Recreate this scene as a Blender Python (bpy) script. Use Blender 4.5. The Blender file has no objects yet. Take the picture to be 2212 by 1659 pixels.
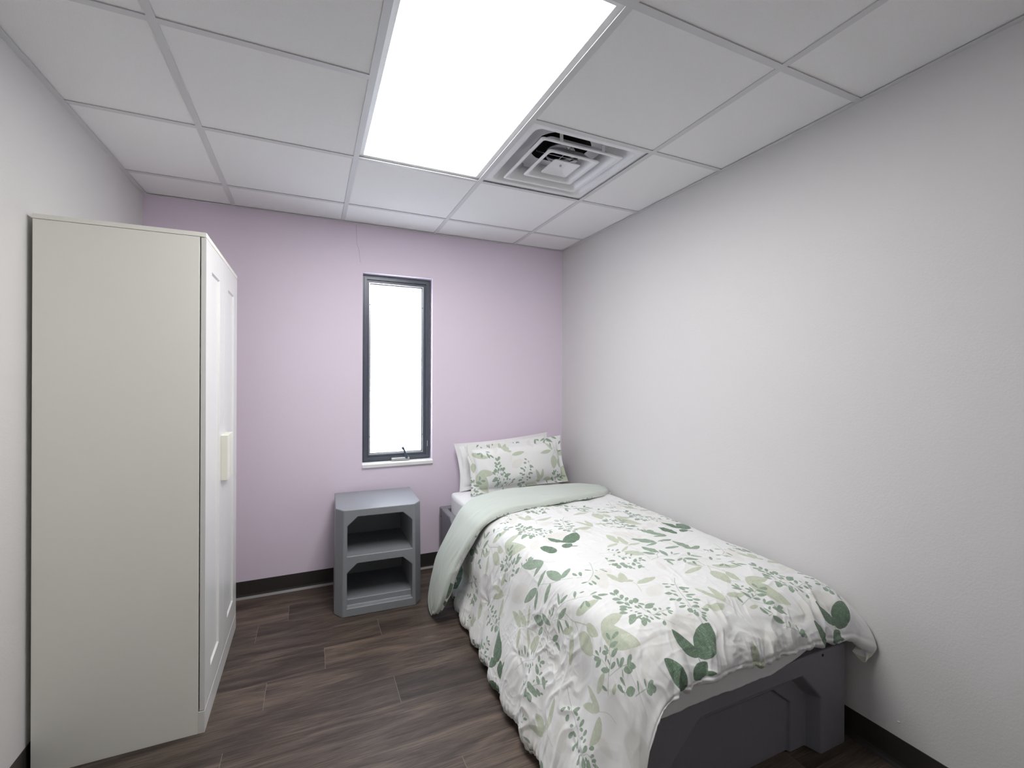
import bpy, bmesh, math, random
import numpy as np
from mathutils import Matrix, Vector

C = bpy.context.scene.collection
scene = bpy.context.scene
PI = math.pi

# ------------------------------------------------------------------ camera
cam_d = bpy.data.cameras.new('camera')
cam = bpy.data.objects.new('camera', cam_d)
C.objects.link(cam)
F_PX, YAW, ROLL = 976.11, 0.42068, 0.00378
cam_d.sensor_width = 36.0
cam_d.sensor_fit = 'HORIZONTAL'
cam_d.lens = F_PX / 2212.0 * 36.0
cam_d.shift_y = -8.8 / 2212.0
cam_d.clip_start = 0.02
cam.matrix_world = (Matrix.Translation((-0.1924, -1.6056, 1.3222)) @ Matrix.Rotation(-YAW, 4, 'Z')
                    @ Matrix.Rotation(PI / 2, 4, 'X') @ Matrix.Rotation(ROLL, 4, 'Z'))
scene.camera = cam

# ------------------------------------------------------------------ daylight and exposure
world = bpy.data.worlds.new('overcast_sky')
scene.world = world
world.use_nodes = True
wb = world.node_tree.nodes['Background']
wb.inputs['Color'].default_value = (0.86, 0.93, 1.0, 1)
wb.inputs['Strength'].default_value = 9.5
PANEL_STRENGTH = 16.6
scene.view_settings.view_transform = 'Standard'
scene.view_settings.look = 'None'
scene.view_settings.exposure = 0.07
scene.view_settings.gamma = 1.0
scene.view_settings.use_curve_mapping = False
scene.cycles.max_bounces = 12
scene.cycles.diffuse_bounces = 8
scene.cycles.use_denoising = True

# ------------------------------------------------------------------ room measures
XL, XR, YB, YF, H = -1.0464, 1.654, 1.5377, -2.46, 2.351
T = 0.6096

# ================================================================== helpers
def link(name, mesh, mat=None, parent=None, smooth=False):
    o = bpy.data.objects.new(name, mesh)
    C.objects.link(o)
    if mat is not None:
        for m in (mat if isinstance(mat, (list, tuple)) else [mat]):
            mesh.materials.append(m)
    if parent is not None:
        o.parent = parent
    if smooth:
        mesh.polygons.foreach_set('use_smooth', [True] * len(mesh.polygons))
    return o

def obj(name, bm, mat=None, parent=None, smooth=False, bevel=0, seg=2, angle=35):
    bmesh.ops.recalc_face_normals(bm, faces=bm.faces)
    me = bpy.data.meshes.new(name)
    bm.to_mesh(me)
    bm.free()
    o = link(name, me, mat, parent, smooth or bevel > 0)
    if bevel > 0:
        md = o.modifiers.new('bevel', 'BEVEL')
        md.width = bevel
        md.segments = seg
        md.limit_method = 'ANGLE'
        md.angle_limit = math.radians(angle)
        md.harden_normals = True
    return o

def empty(name, loc, label=None, cat=None, group=None, rz=0):
    o = bpy.data.objects.new(name, None)
    C.objects.link(o)
    o.location = loc
    o.rotation_euler = (0, 0, rz)
    o.empty_display_size = 0.05
    if label:
        o['label'] = label
        o['category'] = cat
    if group:
        o['group'] = group
    return o

def tag(o, label, cat, group=None):
    o['label'] = label
    o['category'] = cat
    if group:
        o['group'] = group
    return o

def structure(o):
    o['kind'] = 'structure'
    return o

def box(bm, x0, x1, y0, y1, z0, z1):
    v = [bm.verts.new(p) for p in ((x0, y0, z0), (x1, y0, z0), (x1, y1, z0), (x0, y1, z0),
                                   (x0, y0, z1), (x1, y0, z1), (x1, y1, z1), (x0, y1, z1))]
    for f in ((0, 3, 2, 1), (4, 5, 6, 7), (0, 1, 5, 4), (1, 2, 6, 5), (2, 3, 7, 6), (3, 0, 4, 7)):
        bm.faces.new([v[i] for i in f])
    return bm

def boxes(*bs):
    bm = bmesh.new()
    for b in bs:
        box(bm, *b)
    return bm

def prism(bm, pts, axis, a0, a1, scale1=None):
    """polygon pts (2D) extruded along axis from a0 to a1"""
    def mk(p, a):
        if axis == 'z': return (p[0], p[1], a)
        if axis == 'y': return (p[0], a, p[1])
        return (a, p[0], p[1])
    q = scale1 or pts
    A = [bm.verts.new(mk(p, a0)) for p in pts]
    B = [bm.verts.new(mk(p, a1)) for p in q]
    n = len(pts)
    bm.faces.new(A)
    bm.faces.new(B[::-1])
    for i in range(n):
        bm.faces.new((A[i], B[i], B[(i + 1) % n], A[(i + 1) % n]))
    return bm

def cylinder(bm, p0, p1, r, n=20, r1=None):
    p0, p1 = Vector(p0), Vector(p1)
    d = (p1 - p0).normalized()
    a = d.orthogonal().normalized()
    b = d.cross(a)
    r1 = r if r1 is None else r1
    A = [bm.verts.new(p0 + (a * math.cos(t) + b * math.sin(t)) * r) for t in [2 * PI * i / n for i in range(n)]]
    B = [bm.verts.new(p1 + (a * math.cos(t) + b * math.sin(t)) * r1) for t in [2 * PI * i / n for i in range(n)]]
    bm.faces.new(A[::-1])
    bm.faces.new(B)
    for i in range(n):
        bm.faces.new((A[i], A[(i + 1) % n], B[(i + 1) % n], B[i]))
    return bm

def ring_frame(bm, x0, x1, z0, z1, w, y0, y1):
    """rectangular frame in the XZ plane, border w wide, from y0 to y1"""
    o = [(x0, z0), (x1, z0), (x1, z1), (x0, z1)]
    i = [(x0 + w, z0 + w), (x1 - w, z0 + w), (x1 - w, z1 - w), (x0 + w, z1 - w)]
    vs = {}
    for k, y in (('f', y0), ('b', y1)):
        vs[k] = [bm.verts.new((p[0], y, p[1])) for p in o], [bm.verts.new((p[0], y, p[1])) for p in i]
    for j in range(4):
        n = (j + 1) % 4
        (fo, fi), (bo, bi) = vs['f'], vs['b']
        bm.faces.new((fo[j], fo[n], fi[n], fi[j]))
        bm.faces.new((bo[j], bi[j], bi[n], bo[n]))
        bm.faces.new((fo[j], bo[j], bo[n], fo[n]))
        bm.faces.new((fi[j], fi[n], bi[n], bi[j]))
    return bm

def boolean_cut(o, cutters):
    """cut prisms out of o's mesh and keep the result as plain mesh data"""
    for c in cutters:
        bmesh.ops.recalc_face_normals(c, faces=c.faces)
        me = bpy.data.meshes.new('cutter')
        c.to_mesh(me)
        c.free()
        co = bpy.data.objects.new('cutter', me)
        C.objects.link(co)
        co.parent = o.parent
        bpy.context.view_layer.update()
        md = o.modifiers.new('cut', 'BOOLEAN')
        md.operation = 'DIFFERENCE'
        md.solver = 'EXACT'
        md.object = co
        dg = bpy.context.evaluated_depsgraph_get()
        dg.update()
        new = bpy.data.meshes.new_from_object(o.evaluated_get(dg))
        o.modifiers.remove(md)
        old = o.data
        new.name = old.name
        o.data = new
        bpy.data.meshes.remove(old)
        bpy.data.objects.remove(co)
        bpy.data.meshes.remove(me)
    # tidy the cut: weld slivers and dissolve stray flat edges so the bevel has room
    bm = bmesh.new()
    bm.from_mesh(o.data)
    bmesh.ops.remove_doubles(bm, verts=bm.verts, dist=0.0008)
    bmesh.ops.dissolve_limit(bm, angle_limit=math.radians(1.5), verts=bm.verts, edges=bm.edges)
    bm.to_mesh(o.data)
    bm.free()

def soften(o, w, seg=2, angle=35):
    md = o.modifiers.new('bevel', 'BEVEL')
    md.width = w
    md.segments = seg
    md.limit_method = 'ANGLE'
    md.angle_limit = math.radians(angle)
    md.harden_normals = True
    o.data.polygons.foreach_set('use_smooth', [True] * len(o.data.polygons))

# ------------------------------------------------------------------ noise for cloth relief
def gnoise(x, y, seed=0):
    xi, yi = np.floor(x).astype(np.int64), np.floor(y).astype(np.int64)
    xf, yf = x - xi, y - yi
    u, v = xf * xf * xf * (xf * (xf * 6 - 15) + 10), yf * yf * yf * (yf * (yf * 6 - 15) + 10)
    def g(ix, iy, dx, dy):
        h = (ix * 374761393 + iy * 668265263 + seed * 974634541) & 0xffffffff
        h = ((h ^ (h >> 13)) * 1274126177) & 0xffffffff
        a = ((h ^ (h >> 16)) & 0xffff) / 65535.0 * 2 * PI
        return np.cos(a) * dx + np.sin(a) * dy
    n00, n10 = g(xi, yi, xf, yf), g(xi + 1, yi, xf - 1, yf)
    n01, n11 = g(xi, yi + 1, xf, yf - 1), g(xi + 1, yi + 1, xf - 1, yf - 1)
    a, b = n00 + u * (n10 - n00), n01 + u * (n11 - n01)
    return (a + v * (b - a)) * 1.5

def crease(x, y, seed=0):
    return 1.0 - np.minimum(1, np.abs(gnoise(x, y, seed)) * 3.2)

def smooth01(x, a, b):
    t = np.clip((x - a) / (b - a), 0, 1)
    return t * t * (3 - 2 * t)

# ------------------------------------------------------------------ materials
def mat(name, color, rough=0.5, metal=0.0, spec=0.5, bump=None, var=None, coat=0.0):
    """bump = (scale, strength, distance); var = (scale, amount) of colour mottling in object space"""
    m = bpy.data.materials.new(name)
    m.use_nodes = True
    nt = m.node_tree
    b = nt.nodes['Principled BSDF']
    b.inputs['Base Color'].default_value = (*color, 1)
    b.inputs['Roughness'].default_value = rough
    b.inputs['Metallic'].default_value = metal
    b.inputs['Specular IOR Level'].default_value = spec
    if coat: b.inputs['Coat Weight'].default_value = coat
    tc = nt.nodes.new('ShaderNodeTexCoord')
    if var:
        n = nt.nodes.new('ShaderNodeTexNoise')
        n.inputs['Scale'].default_value = var[0]
        n.inputs['Detail'].default_value = 4
        nt.links.new(tc.outputs['Object'], n.inputs['Vector'])
        r = nt.nodes.new('ShaderNodeMapRange')
        r.inputs['To Min'].default_value = 1 - var[1]
        r.inputs['To Max'].default_value = 1 + var[1]
        nt.links.new(n.outputs['Fac'], r.inputs['Value'])
        mx = nt.nodes.new('ShaderNodeVectorMath')
        mx.operation = 'SCALE'
        mx.inputs[0].default_value = color
        nt.links.new(r.outputs['Result'], mx.inputs['Scale'])
        nt.links.new(mx.outputs['Vector'], b.inputs['Base Color'])
    if bump:
        n = nt.nodes.new('ShaderNodeTexNoise')
        n.inputs['Scale'].default_value = bump[0]
        n.inputs['Detail'].default_value = 3
        nt.links.new(tc.outputs['Object'], n.inputs['Vector'])
        bp = nt.nodes.new('ShaderNodeBump')
        bp.inputs['Strength'].default_value = bump[1]
        bp.inputs['Distance'].default_value = bump[2]
        nt.links.new(n.outputs['Fac'], bp.inputs['Height'])
        nt.links.new(bp.outputs['Normal'], b.inputs['Normal'])
    return m

M = {}
M['wall_grey'] = mat('light_grey_wall_paint', (0.655, 0.647, 0.645), 0.62, spec=0.35, bump=(160, 0.25, 0.002), var=(1.3, 0.012))
M['wall_purple'] = mat('lavender_wall_paint', (0.765, 0.675, 0.785), 0.62, spec=0.35, bump=(160, 0.25, 0.002), var=(1.3, 0.012))
M['tile'] = mat('mineral_fibre_tile', (0.825, 0.82, 0.82), 0.95, spec=0.1, bump=(420, 0.5, 0.002), var=(240, 0.05))
M['grid'] = mat('painted_steel_grid', (0.62, 0.62, 0.63), 0.45)
M['plenum'] = mat('plenum_dark', (0.05, 0.05, 0.05), 0.9)
M['white_steel'] = mat('white_enamelled_steel', (0.80, 0.80, 0.815), 0.35, var=(30, 0.02))
M['duct'] = mat('black_duct_lining', (0.012, 0.011, 0.011), 0.8)
M['galv'] = mat('galvanised_metal', (0.55, 0.55, 0.57), 0.25, metal=1.0, var=(14, 0.12))
M['base'] = mat('dark_vinyl_cove_base', (0.034, 0.030, 0.0285), 0.36, bump=(90, 0.1, 0.002))
M['toe_strip'] = mat('grey_toe_strip', (0.22, 0.215, 0.21), 0.5)
M['wardrobe'] = mat('white_foil_board', (0.85, 0.845, 0.775), 0.38, var=(2, 0.008))
M['wardrobe_front'] = mat('white_lacquer_board', (0.75, 0.75, 0.73), 0.28, var=(2, 0.006))
M['handle'] = mat('ivory_handle', (0.80, 0.79, 0.70), 0.4)
M['shadow_gap'] = mat('dark_backing_board', (0.10, 0.075, 0.055), 0.8)
M['plastic'] = mat('grey_moulded_plastic', (0.235, 0.247, 0.265), 0.36, spec=0.45, bump=(700, 0.25, 0.0012), var=(60, 0.05))
M['plastic_dark'] = mat('charcoal_moulded_plastic', (0.205, 0.203, 0.225), 0.45, spec=0.45, bump=(700, 0.25, 0.0012), var=(60, 0.05))
M['frame'] = mat('dark_bronze_aluminium', (0.085, 0.095, 0.115), 0.33, metal=0.2, var=(25, 0.08))
M['alu'] = mat('bare_aluminium', (0.62, 0.63, 0.66), 0.3, metal=0.9, var=(40, 0.1))
M['crank'] = mat('zinc_crank', (0.50, 0.50, 0.49), 0.35, metal=0.6, var=(60, 0.12))
M['crank_arm'] = mat('dark_zinc_crank_arm', (0.10, 0.12, 0.15), 0.3, metal=0.6)
M['sill'] = mat('white_sill_board', (0.80, 0.795, 0.78), 0.4, var=(18, 0.03))
M['crack'] = mat('plaster_crack', (0.36, 0.31, 0.39), 0.9)
M['plaster'] = mat('bare_plaster_chip', (0.80, 0.78, 0.74), 0.9)

def cloth_mat(name, color, rough=0.75, weave=900, strength=0.18, sheen=0.15):
    m = mat(name, color, rough, spec=0.2, bump=(weave, strength, 0.0015), var=(9, 0.015))
    m.node_tree.nodes['Principled BSDF'].inputs['Sheen Weight'].default_value = sheen
    return m
M['sheet'] = cloth_mat('white_cotton_sheet', (0.76, 0.755, 0.76))
M['pillow'] = cloth_mat('white_cotton_pillowcase', (0.80, 0.795, 0.80))
M['sage'] = cloth_mat('sage_green_lining', (0.535, 0.585, 0.535), 0.55)

# emissive diffuser of the ceiling light
def diffuser_mat():
    m = bpy.data.materials.new('lit_acrylic_diffuser')
    m.use_nodes = True
    nt = m.node_tree
    nt.nodes.remove(nt.nodes['Principled BSDF'])
    e = nt.nodes.new('ShaderNodeEmission')
    e.inputs['Color'].default_value = (1.0, 0.985, 0.975, 1)
    e.inputs['Strength'].default_value = PANEL_STRENGTH
    nt.links.new(e.outputs['Emission'], nt.nodes['Material Output'].inputs['Surface'])
    return m
M['diffuser'] = diffuser_mat()

# frosted window film: daylight passes diffusely
def film_mat():
    m = bpy.data.materials.new('frosted_window_glass')
    m.use_nodes = True
    nt = m.node_tree
    nt.nodes.remove(nt.nodes['Principled BSDF'])
    tc = nt.nodes.new('ShaderNodeTexCoord')
    n = nt.nodes.new('ShaderNodeTexNoise')
    n.inputs['Scale'].default_value = 130
    n.inputs['Detail'].default_value = 5
    nt.links.new(tc.outputs['Object'], n.inputs['Vector'])
    r = nt.nodes.new('ShaderNodeValToRGB')
    r.color_ramp.elements[0].position = 0.30
    r.color_ramp.elements[0].color = (0.45, 0.47, 0.52, 1)
    r.color_ramp.elements[1].position = 0.52
    r.color_ramp.elements[1].color = (0.92, 0.93, 0.95, 1)
    nt.links.new(n.outputs['Fac'], r.inputs['Fac'])
    t = nt.nodes.new('ShaderNodeBsdfTranslucent')
    nt.links.new(r.outputs['Color'], t.inputs['Color'])
    g = nt.nodes.new('ShaderNodeBsdfGlossy')
    g.inputs['Roughness'].default_value = 0.25
    mx = nt.nodes.new('ShaderNodeMixShader')
    mx.inputs['Fac'].default_value = 0.06
    nt.links.new(t.outputs['BSDF'], mx.inputs[1])
    nt.links.new(g.outputs['BSDF'], mx.inputs[2])
    nt.links.new(mx.outputs['Shader'], nt.nodes['Material Output'].inputs['Surface'])
    return m
M['film'] = film_mat()

# wood-look vinyl planks running across the room
def plank_mat():
    m = bpy.data.materials.new('dark_walnut_vinyl_planks')
    m.use_nodes = True
    nt = m.node_tree
    N, L = nt.nodes, nt.links
    b = N['Principled BSDF']
    def math_(op, a, c=None, d=None):
        n = N.new('ShaderNodeMath')
        n.operation = op
        for i, v in enumerate((a, c, d)):
            if v is None: continue
            if isinstance(v, (int, float)): n.inputs[i].default_value = v
            else: L.new(v, n.inputs[i])
        return n.outputs[0]
    geo = N.new('ShaderNodeNewGeometry')
    sep = N.new('ShaderNodeSeparateXYZ')
    L.new(geo.outputs['Position'], sep.inputs['Vector'])
    X, Y = sep.outputs['X'], sep.outputs['Y']
    PW, PL = 0.1778, 1.2192
    v = math_('DIVIDE', math_('SUBTRACT', Y, 0.800 - 20 * PW), PW)
    row = math_('FLOOR', v)
    fv = math_('SUBTRACT', v, row)
    # joint position of each row (a laid floor has its own stagger): constant ramp lookup
    joints = {16: 0.75, 17: 0.154, 18: 0.86, 19: -0.123, 20: 0.152, 21: 0.78, 22: -0.297, 23: 0.45, 24: -0.1}
    ramp = N.new('ShaderNodeValToRGB')
    cr = ramp.color_ramp
    cr.interpolation = 'CONSTANT'
    rnd = random.Random(5)
    rows = list(range(1, 26))
    cr.elements[0].position = 0.0
    cr.elements[0].color = (0.3, 0.3, 0.3, 1)
    for k in rows:
        x = joints.get(k, rnd.uniform(0, PL))
        f = (x % PL) / PL
        e = cr.elements[1] if k == rows[0] else cr.elements.new((k - 0.5) / 32.0)
        e.position = (k - 0.5) / 32.0
        e.color = (f, f, f, 1)
    L.new(math_('DIVIDE', row, 32.0), ramp.inputs['Fac'])
    uu = math_('SUBTRACT', math_('DIVIDE', X, PL), ramp.outputs['Color'])
    col = math_('FLOOR', uu)
    fu = math_('SUBTRACT', uu, col)
    pid = math_('ADD', math_('MULTIPLY', row, 7.31), math_('MULTIPLY', col, 3.17))
    wn = N.new('ShaderNodeTexWhiteNoise')
    wn.noise_dimensions = '1D'
    L.new(pid, wn.inputs['W'])
    # grain coordinates: stretched along X, shifted per plank
    comb = N.new('ShaderNodeCombineXYZ')
    L.new(math_('ADD', X, math_('MULTIPLY', wn.outputs['Value'], 37.0)), comb.inputs['X'])
    L.new(math_('ADD', Y, math_('MULTIPLY', pid, 0.37)), comb.inputs['Y'])
    def noise(sx, sy, scale, detail, rough=0.6, dist=0.0):
        mp = N.new('ShaderNodeMapping')
        mp.inputs['Scale'].default_value = (sx, sy, 1)
        L.new(comb.outputs['Vector'], mp.inputs['Vector'])
        n = N.new('ShaderNodeTexNoise')
        n.inputs['Scale'].default_value = scale
        n.inputs['Detail'].default_value = detail
        n.inputs['Roughness'].default_value = rough
        n.inputs['Distortion'].default_value = dist
        L.new(mp.outputs['Vector'], n.inputs['Vector'])
        return n.outputs['Fac']
    broad = noise(1.3, 9.0, 1.6, 5, 0.62, 0.9)
    fine = noise(4.0, 120.0, 1.6, 4, 0.7, 0.3)
    pores = noise(16.0, 420.0, 1.0, 2, 0.5)
    mixed = math_('ADD', math_('ADD', math_('MULTIPLY', broad, 0.56), math_('MULTIPLY', fine, 0.42)),
                  math_('MULTIPLY', pores, 0.16))
    mixed = math_('ADD', mixed, math_('MULTIPLY', math_('SUBTRACT', wn.outputs['Value'], 0.5), 0.13))
    cramp = N.new('ShaderNodeValToRGB')
    c = cramp.color_ramp
    c.elements[0].position, c.elements[0].color = 0.36, (0.021, 0.0155, 0.0130, 1)
    c.elements[1].position, c.elements[1].color = 0.80, (0.210, 0.155, 0.115, 1)
    e = c.elements.new(0.50); e.color = (0.048, 0.036, 0.0295, 1)
    e = c.elements.new(0.62); e.color = (0.104, 0.078, 0.062, 1)
    L.new(mixed, cramp.inputs['Fac'])
    # bevelled joints show as thin pale lines
    ev = math_('MULTIPLY', math_('MINIMUM', fv, math_('SUBTRACT', 1.0, fv)), PW)
    eu = math_('MULTIPLY', math_('MINIMUM', fu, math_('SUBTRACT', 1.0, fu)), PL)
    seam_u = math_('LESS_THAN', eu, 0.0009)
    seam_v = math_('LESS_THAN', ev, 0.0006)
    seam = math_('MINIMUM', math_('ADD', math_('MULTIPLY', seam_u, 0.75), math_('MULTIPLY', seam_v, 0.35)), 1.0)
    mx = N.new('ShaderNodeMix')
    mx.data_type = 'RGBA'
    L.new(seam, mx.inputs['Factor'])
    L.new(cramp.outputs['Color'], mx.inputs['A'])
    mx.inputs['B'].default_value = (0.24, 0.20, 0.175, 1)
    L.new(mx.outputs['Result'], b.inputs['Base Color'])
    b.inputs['Roughness'].default_value = 0.48
    b.inputs['Specular IOR Level'].default_value = 0.4
    bp = N.new('ShaderNodeBump')
    bp.inputs['Strength'].default_value = 0.35
    bp.inputs['Distance'].default_value = 0.002
    L.new(math_('ADD', fine, math_('MULTIPLY', pores, 0.6)), bp.inputs['Height'])
    L.new(bp.outputs['Normal'], b.inputs['Normal'])
    return m
M['planks'] = plank_mat()

# ================================================================== room shell
W = 0.14
structure(obj('floor', boxes((XL - W, XR + W, YF - W, YB + W, -0.08, 0.0)), M['planks']))
structure(obj('wall_left', boxes((XL - W, XL, YF - W, YB + W, 0, H + 0.5)), M['wall_grey']))
wr = structure(obj('wall_right', boxes((XR, XR + W, YF - W, YB + W, 0, H + 0.5)), M['wall_grey']))
structure(obj('wall_front', boxes((XL, XR, YF - W, YF, 0, H + 0.5)), M['wall_grey']))
WX0, WX1, WZ0, WZ1 = 0.1265, 0.5975, 0.757, 2.035
bm = bmesh.new()
# back wall with a real window opening
def wall_with_hole(bm, x0, x1, z0, z1, hx0, hx1, hz0, hz1, y0, y1):
    o = [(x0, z0), (x1, z0), (x1, z1), (x0, z1)]
    i = [(hx0, hz0), (hx1, hz0), (hx1, hz1), (hx0, hz1)]
    V = {(k, r, j): bm.verts.new((p[0], y, p[1])) for k, y in ((0, y0), (1, y1)) for r, ps in ((0, o), (1, i)) for j, p in enumerate(ps)}
    for j in range(4):
        n = (j + 1) % 4
        bm.faces.new((V[0, 0, j], V[0, 0, n], V[0, 1, n], V[0, 1, j]))
        bm.faces.new((V[1, 0, j], V[1, 1, j], V[1, 1, n], V[1, 0, n]))
        bm.faces.new((V[0, 1, j], V[0, 1, n], V[1, 1, n], V[1, 1, j]))
        bm.faces.new((V[0, 0, j], V[1, 0, j], V[1, 0, n], V[0, 0, n]))
wall_with_hole(bm, XL - 0.001, XR + 0.001, 0, H + 0.5, WX0, WX1, WZ0, WZ1, YB, YB + W)
wback = structure(obj('wall_back', bm, M['wall_purple']))
# plenum lid above the suspended ceiling
structure(obj('trim_1', boxes((XL - W, XR + W, YF - W, YB + W, H + 0.5, H + 0.55)), M['plenum']))

# hairline crack above the window and small chips
def strip(bm, pts, w, y):
    L_ = [bm.verts.new((x - w / 2, y, z)) for x, z in pts]
    R_ = [bm.verts.new((x + w / 2, y, z)) for x, z in pts]
    for a in range(len(pts) - 1):
        bm.faces.new((L_[a], R_[a], R_[a + 1], L_[a + 1]))
bm = bmesh.new()
strip(bm, [(0.083, 2.34), (0.086, 2.27), (0.088, 2.22), (0.103, 2.17), (0.106, 2.13), (0.112, 2.095)], 0.0016, YB - 0.0006)
obj('plaster_crack', bm, M['crack'], wback)
def chip(name, pts, parent):
    bm = bmesh.new()
    for x, z, r in pts:
        bmesh.ops.create_icosphere(bm, subdivisions=1, radius=r, matrix=Matrix.Translation((x, YB, z)) @ Matrix.Diagonal((1, 0.25, 1.5, 1)))
    obj(name, bm, M['plaster'], parent, True)
chip('paint_chip', [(0.110, 2.085, 0.0035), (0.113, 2.072, 0.002)], wback)
chip('paint_chip', [(0.594, 2.062, 0.003), (0.595, 2.078, 0.002)], wback)
bm = bmesh.new()
for y, z, r in ((-0.735, 0.155, 0.004), (-0.70, 0.118, 0.0015)):
    bmesh.ops.create_icosphere(bm, subdivisions=1, radius=r, matrix=Matrix.Translation((XR, y, z)) @ Matrix.Diagonal((0.5, 1.3, 0.8, 1)))
obj('paint_blob', bm, M['plaster'], wr, True)

# cove base: coved vinyl with a small toe
def cove(name, p0, p1, inward):
    """profile swept from p0 to p1 (floor line on the wall), inward = unit normal into the room"""
    prof = [(0.0, 0.102), (0.003, 0.102), (0.0035, 0.022), (0.006, 0.012), (0.011, 0.005), (0.014, 0.0), (0.0, 0.0)]
    bm = bmesh.new()
    rows = []
    for p in (p0, p1):
        rows.append([bm.verts.new((p[0] + inward[0] * a, p[1] + inward[1] * a, z)) for a, z in prof])
    n = len(prof)
    for j in range(n):
        bm.faces.new((rows[0][j], rows[0][(j + 1) % n], rows[1][(j + 1) % n], rows[1][j]))
    bm.faces.new(rows[0][::-1])
    bm.faces.new(rows[1])
    return structure(obj(name, bm, M['base']))
bb = cove('baseboard_back', (XL, YB), (XR, YB), (0, -1))
cove('baseboard_left', (XL, YF), (XL, YB - 0.014), (1, 0))
cove('baseboard_right', (XR, YF), (XR, YB - 0.014), (-1, 0))
bm = bmesh.new()
prism(bm, [(YB - 0.0195, 0.0), (YB - 0.0125, 0.0), (YB - 0.0075, 0.0105), (YB - 0.0105, 0.0085)], 'x', XL + 0.02, 0.9)
obj('toe_bead', bm, M['toe_strip'], bb)  # thin paler grey strip along the toe of the back base

# ------------------------------------------------------------------ suspended ceiling
ceil = structure(empty('ceiling', (0, 0, 0)))
TB = 0.012
cols = [XL, -T, 0.0, T, 2 * T, XR]
rows_ = [YF] + [k * T for k in range(-4, 3)] + [YB]
bm = bmesh.new()
def tee(x0, x1, y0, y1):
    box(bm, x0, x1, y0, y1, H, H + 0.0025)
    cx, cy = (x0 + x1) / 2, (y0 + y1) / 2
    if x1 - x0 < y1 - y0: box(bm, cx - 0.001, cx + 0.001, y0, y1, H + 0.0025, H + 0.04)
    else: box(bm, x0, x1, cy - 0.001, cy + 0.001, H + 0.0025, H + 0.04)
for x in cols[1:-1]:
    tee(x - TB, x + TB, YF, YB)
for y in rows_[1:-1]:
    for i in range(5):
        if i == 2 and abs(y) < 0.01:          # the light spans two modules
            continue
        x0 = cols[i] + (TB if i else 0)
        x1 = cols[i + 1] - (TB if i < 4 else 0)
        tee(x0, x1, y - TB, y + TB)
obj('ceiling_grid', bm, M['grid'], ceil)
# wall angles
bm = bmesh.new()
box(bm, XL, XL + 0.022, YF, YB, H - 0.0012, H - 0.0002)
box(bm, XR - 0.022, XR, YF, YB, H - 0.0012, H - 0.0002)
box(bm, XL + 0.022, XR - 0.022, YB - 0.022, YB, H - 0.0012, H - 0.0002)
box(bm, XL + 0.022, XR - 0.022, YF, YF + 0.022, H - 0.0012, H - 0.0002)
obj('wall_angle', bm, M['grid'], ceil)
for j in range(len(rows_) - 1):
    for i in range(5):
        if i == 2 and j in (4, 5): continue              # light
        if i == 3 and j == 5: continue                   # vent
        x0, x1, y0, y1 = cols[i], cols[i + 1], rows_[j], rows_[j + 1]
        g = 0.004
        bm = boxes((x0 + g, x1 - g, y0 + g, y1 - g, H + 0.0036, H + 0.019))
        obj('ceiling_tile', bm, M['tile'], ceil)

# ------------------------------------------------------------------ ceiling light (2 x 4 troffer)
cl = empty('ceiling_light', (T / 2, 0, H), 'large white rectangular ceiling light panel, lit, set in the tile grid', 'ceiling light')
bm = bmesh.new()
x0, x1, y0, y1, w = -T / 2 + 0.005, T / 2 - 0.005, -T + 0.005, T - 0.005, 0.026
def flat_ring(bm, x0, x1, y0, y1, w, z0, z1, zi):
    o = [(x0, y0), (x1, y0), (x1, y1), (x0, y1)]
    i = [(x0 + w, y0 + w), (x1 - w, y0 + w), (x1 - w, y1 - w), (x0 + w, y1 - w)]
    A = [bm.verts.new((*p, z0)) for p in o]
    B = [bm.verts.new((*p, z0)) for p in i]
    Ct = [bm.verts.new((*p, zi)) for p in i]
    D = [bm.verts.new((*p, z1)) for p in o]
    E_ = [bm.verts.new((*p, z1)) for p in i]
    for j in range(4):
        n = (j + 1) % 4
        bm.faces.new((A[j], B[j], B[n], A[n]))
        bm.faces.new((B[j], Ct[j], Ct[n], B[n]))
        bm.faces.new((A[j], A[n], D[n], D[j]))
        bm.faces.new((D[j], D[n], E_[n], E_[j]))
        bm.faces.new((Ct[j], E_[j], E_[n], Ct[n]))
flat_ring(bm, x0, x1, y0, y1, w, 0.0085, 0.075, 0.014)
obj('light_frame', bm, M['white_steel'], cl)
obj('diffuser', boxes((x0 + w, x1 - w, y0 + w, y1 - w, 0.014, 0.018)), M['diffuser'], cl)
obj('housing', boxes((x0 + 0.01, x1 - 0.01, y0 + 0.01, y1 - 0.01, 0.076, 0.10)), M['white_steel'], cl)

# ------------------------------------------------------------------ ceiling vent (square cone diffuser)
vx, vy = 1.5 * T + 0.003, 0.5 * T + 0.003
cv = empty('ceiling_vent', (vx, vy, H), 'white square air vent with nested louvers in the ceiling beside the light', 'air vent')
def rsq(h, r, n=6):
    pts = []
    for cx, cy, a0 in ((h - r, h - r, 0), (-h + r, h - r, PI / 2), (-h + r, -h + r, PI), (h - r, -h + r, 1.5 * PI)):
        for k in range(n + 1):
            a = a0 + PI / 2 * k / n
            pts.append((cx + r * math.cos(a), cy + r * math.sin(a)))
    return pts
def loft_sq(bm, prof, close_first=False, close_last=False, n=6):
    rings = [[bm.verts.new((x, y, z)) for x, y in rsq(h, r, n)] for h, r, z in prof]
    m = len(rings[0])
    for a, b in zip(rings, rings[1:]):
        for j in range(m):
            bm.faces.new((a[j], a[(j + 1) % m], b[(j + 1) % m], b[j]))
    if close_first: bm.faces.new(rings[0])
    if close_last: bm.faces.new(rings[-1][::-1])
hs = T / 2 - 0.005
bm = bmesh.new()
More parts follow.
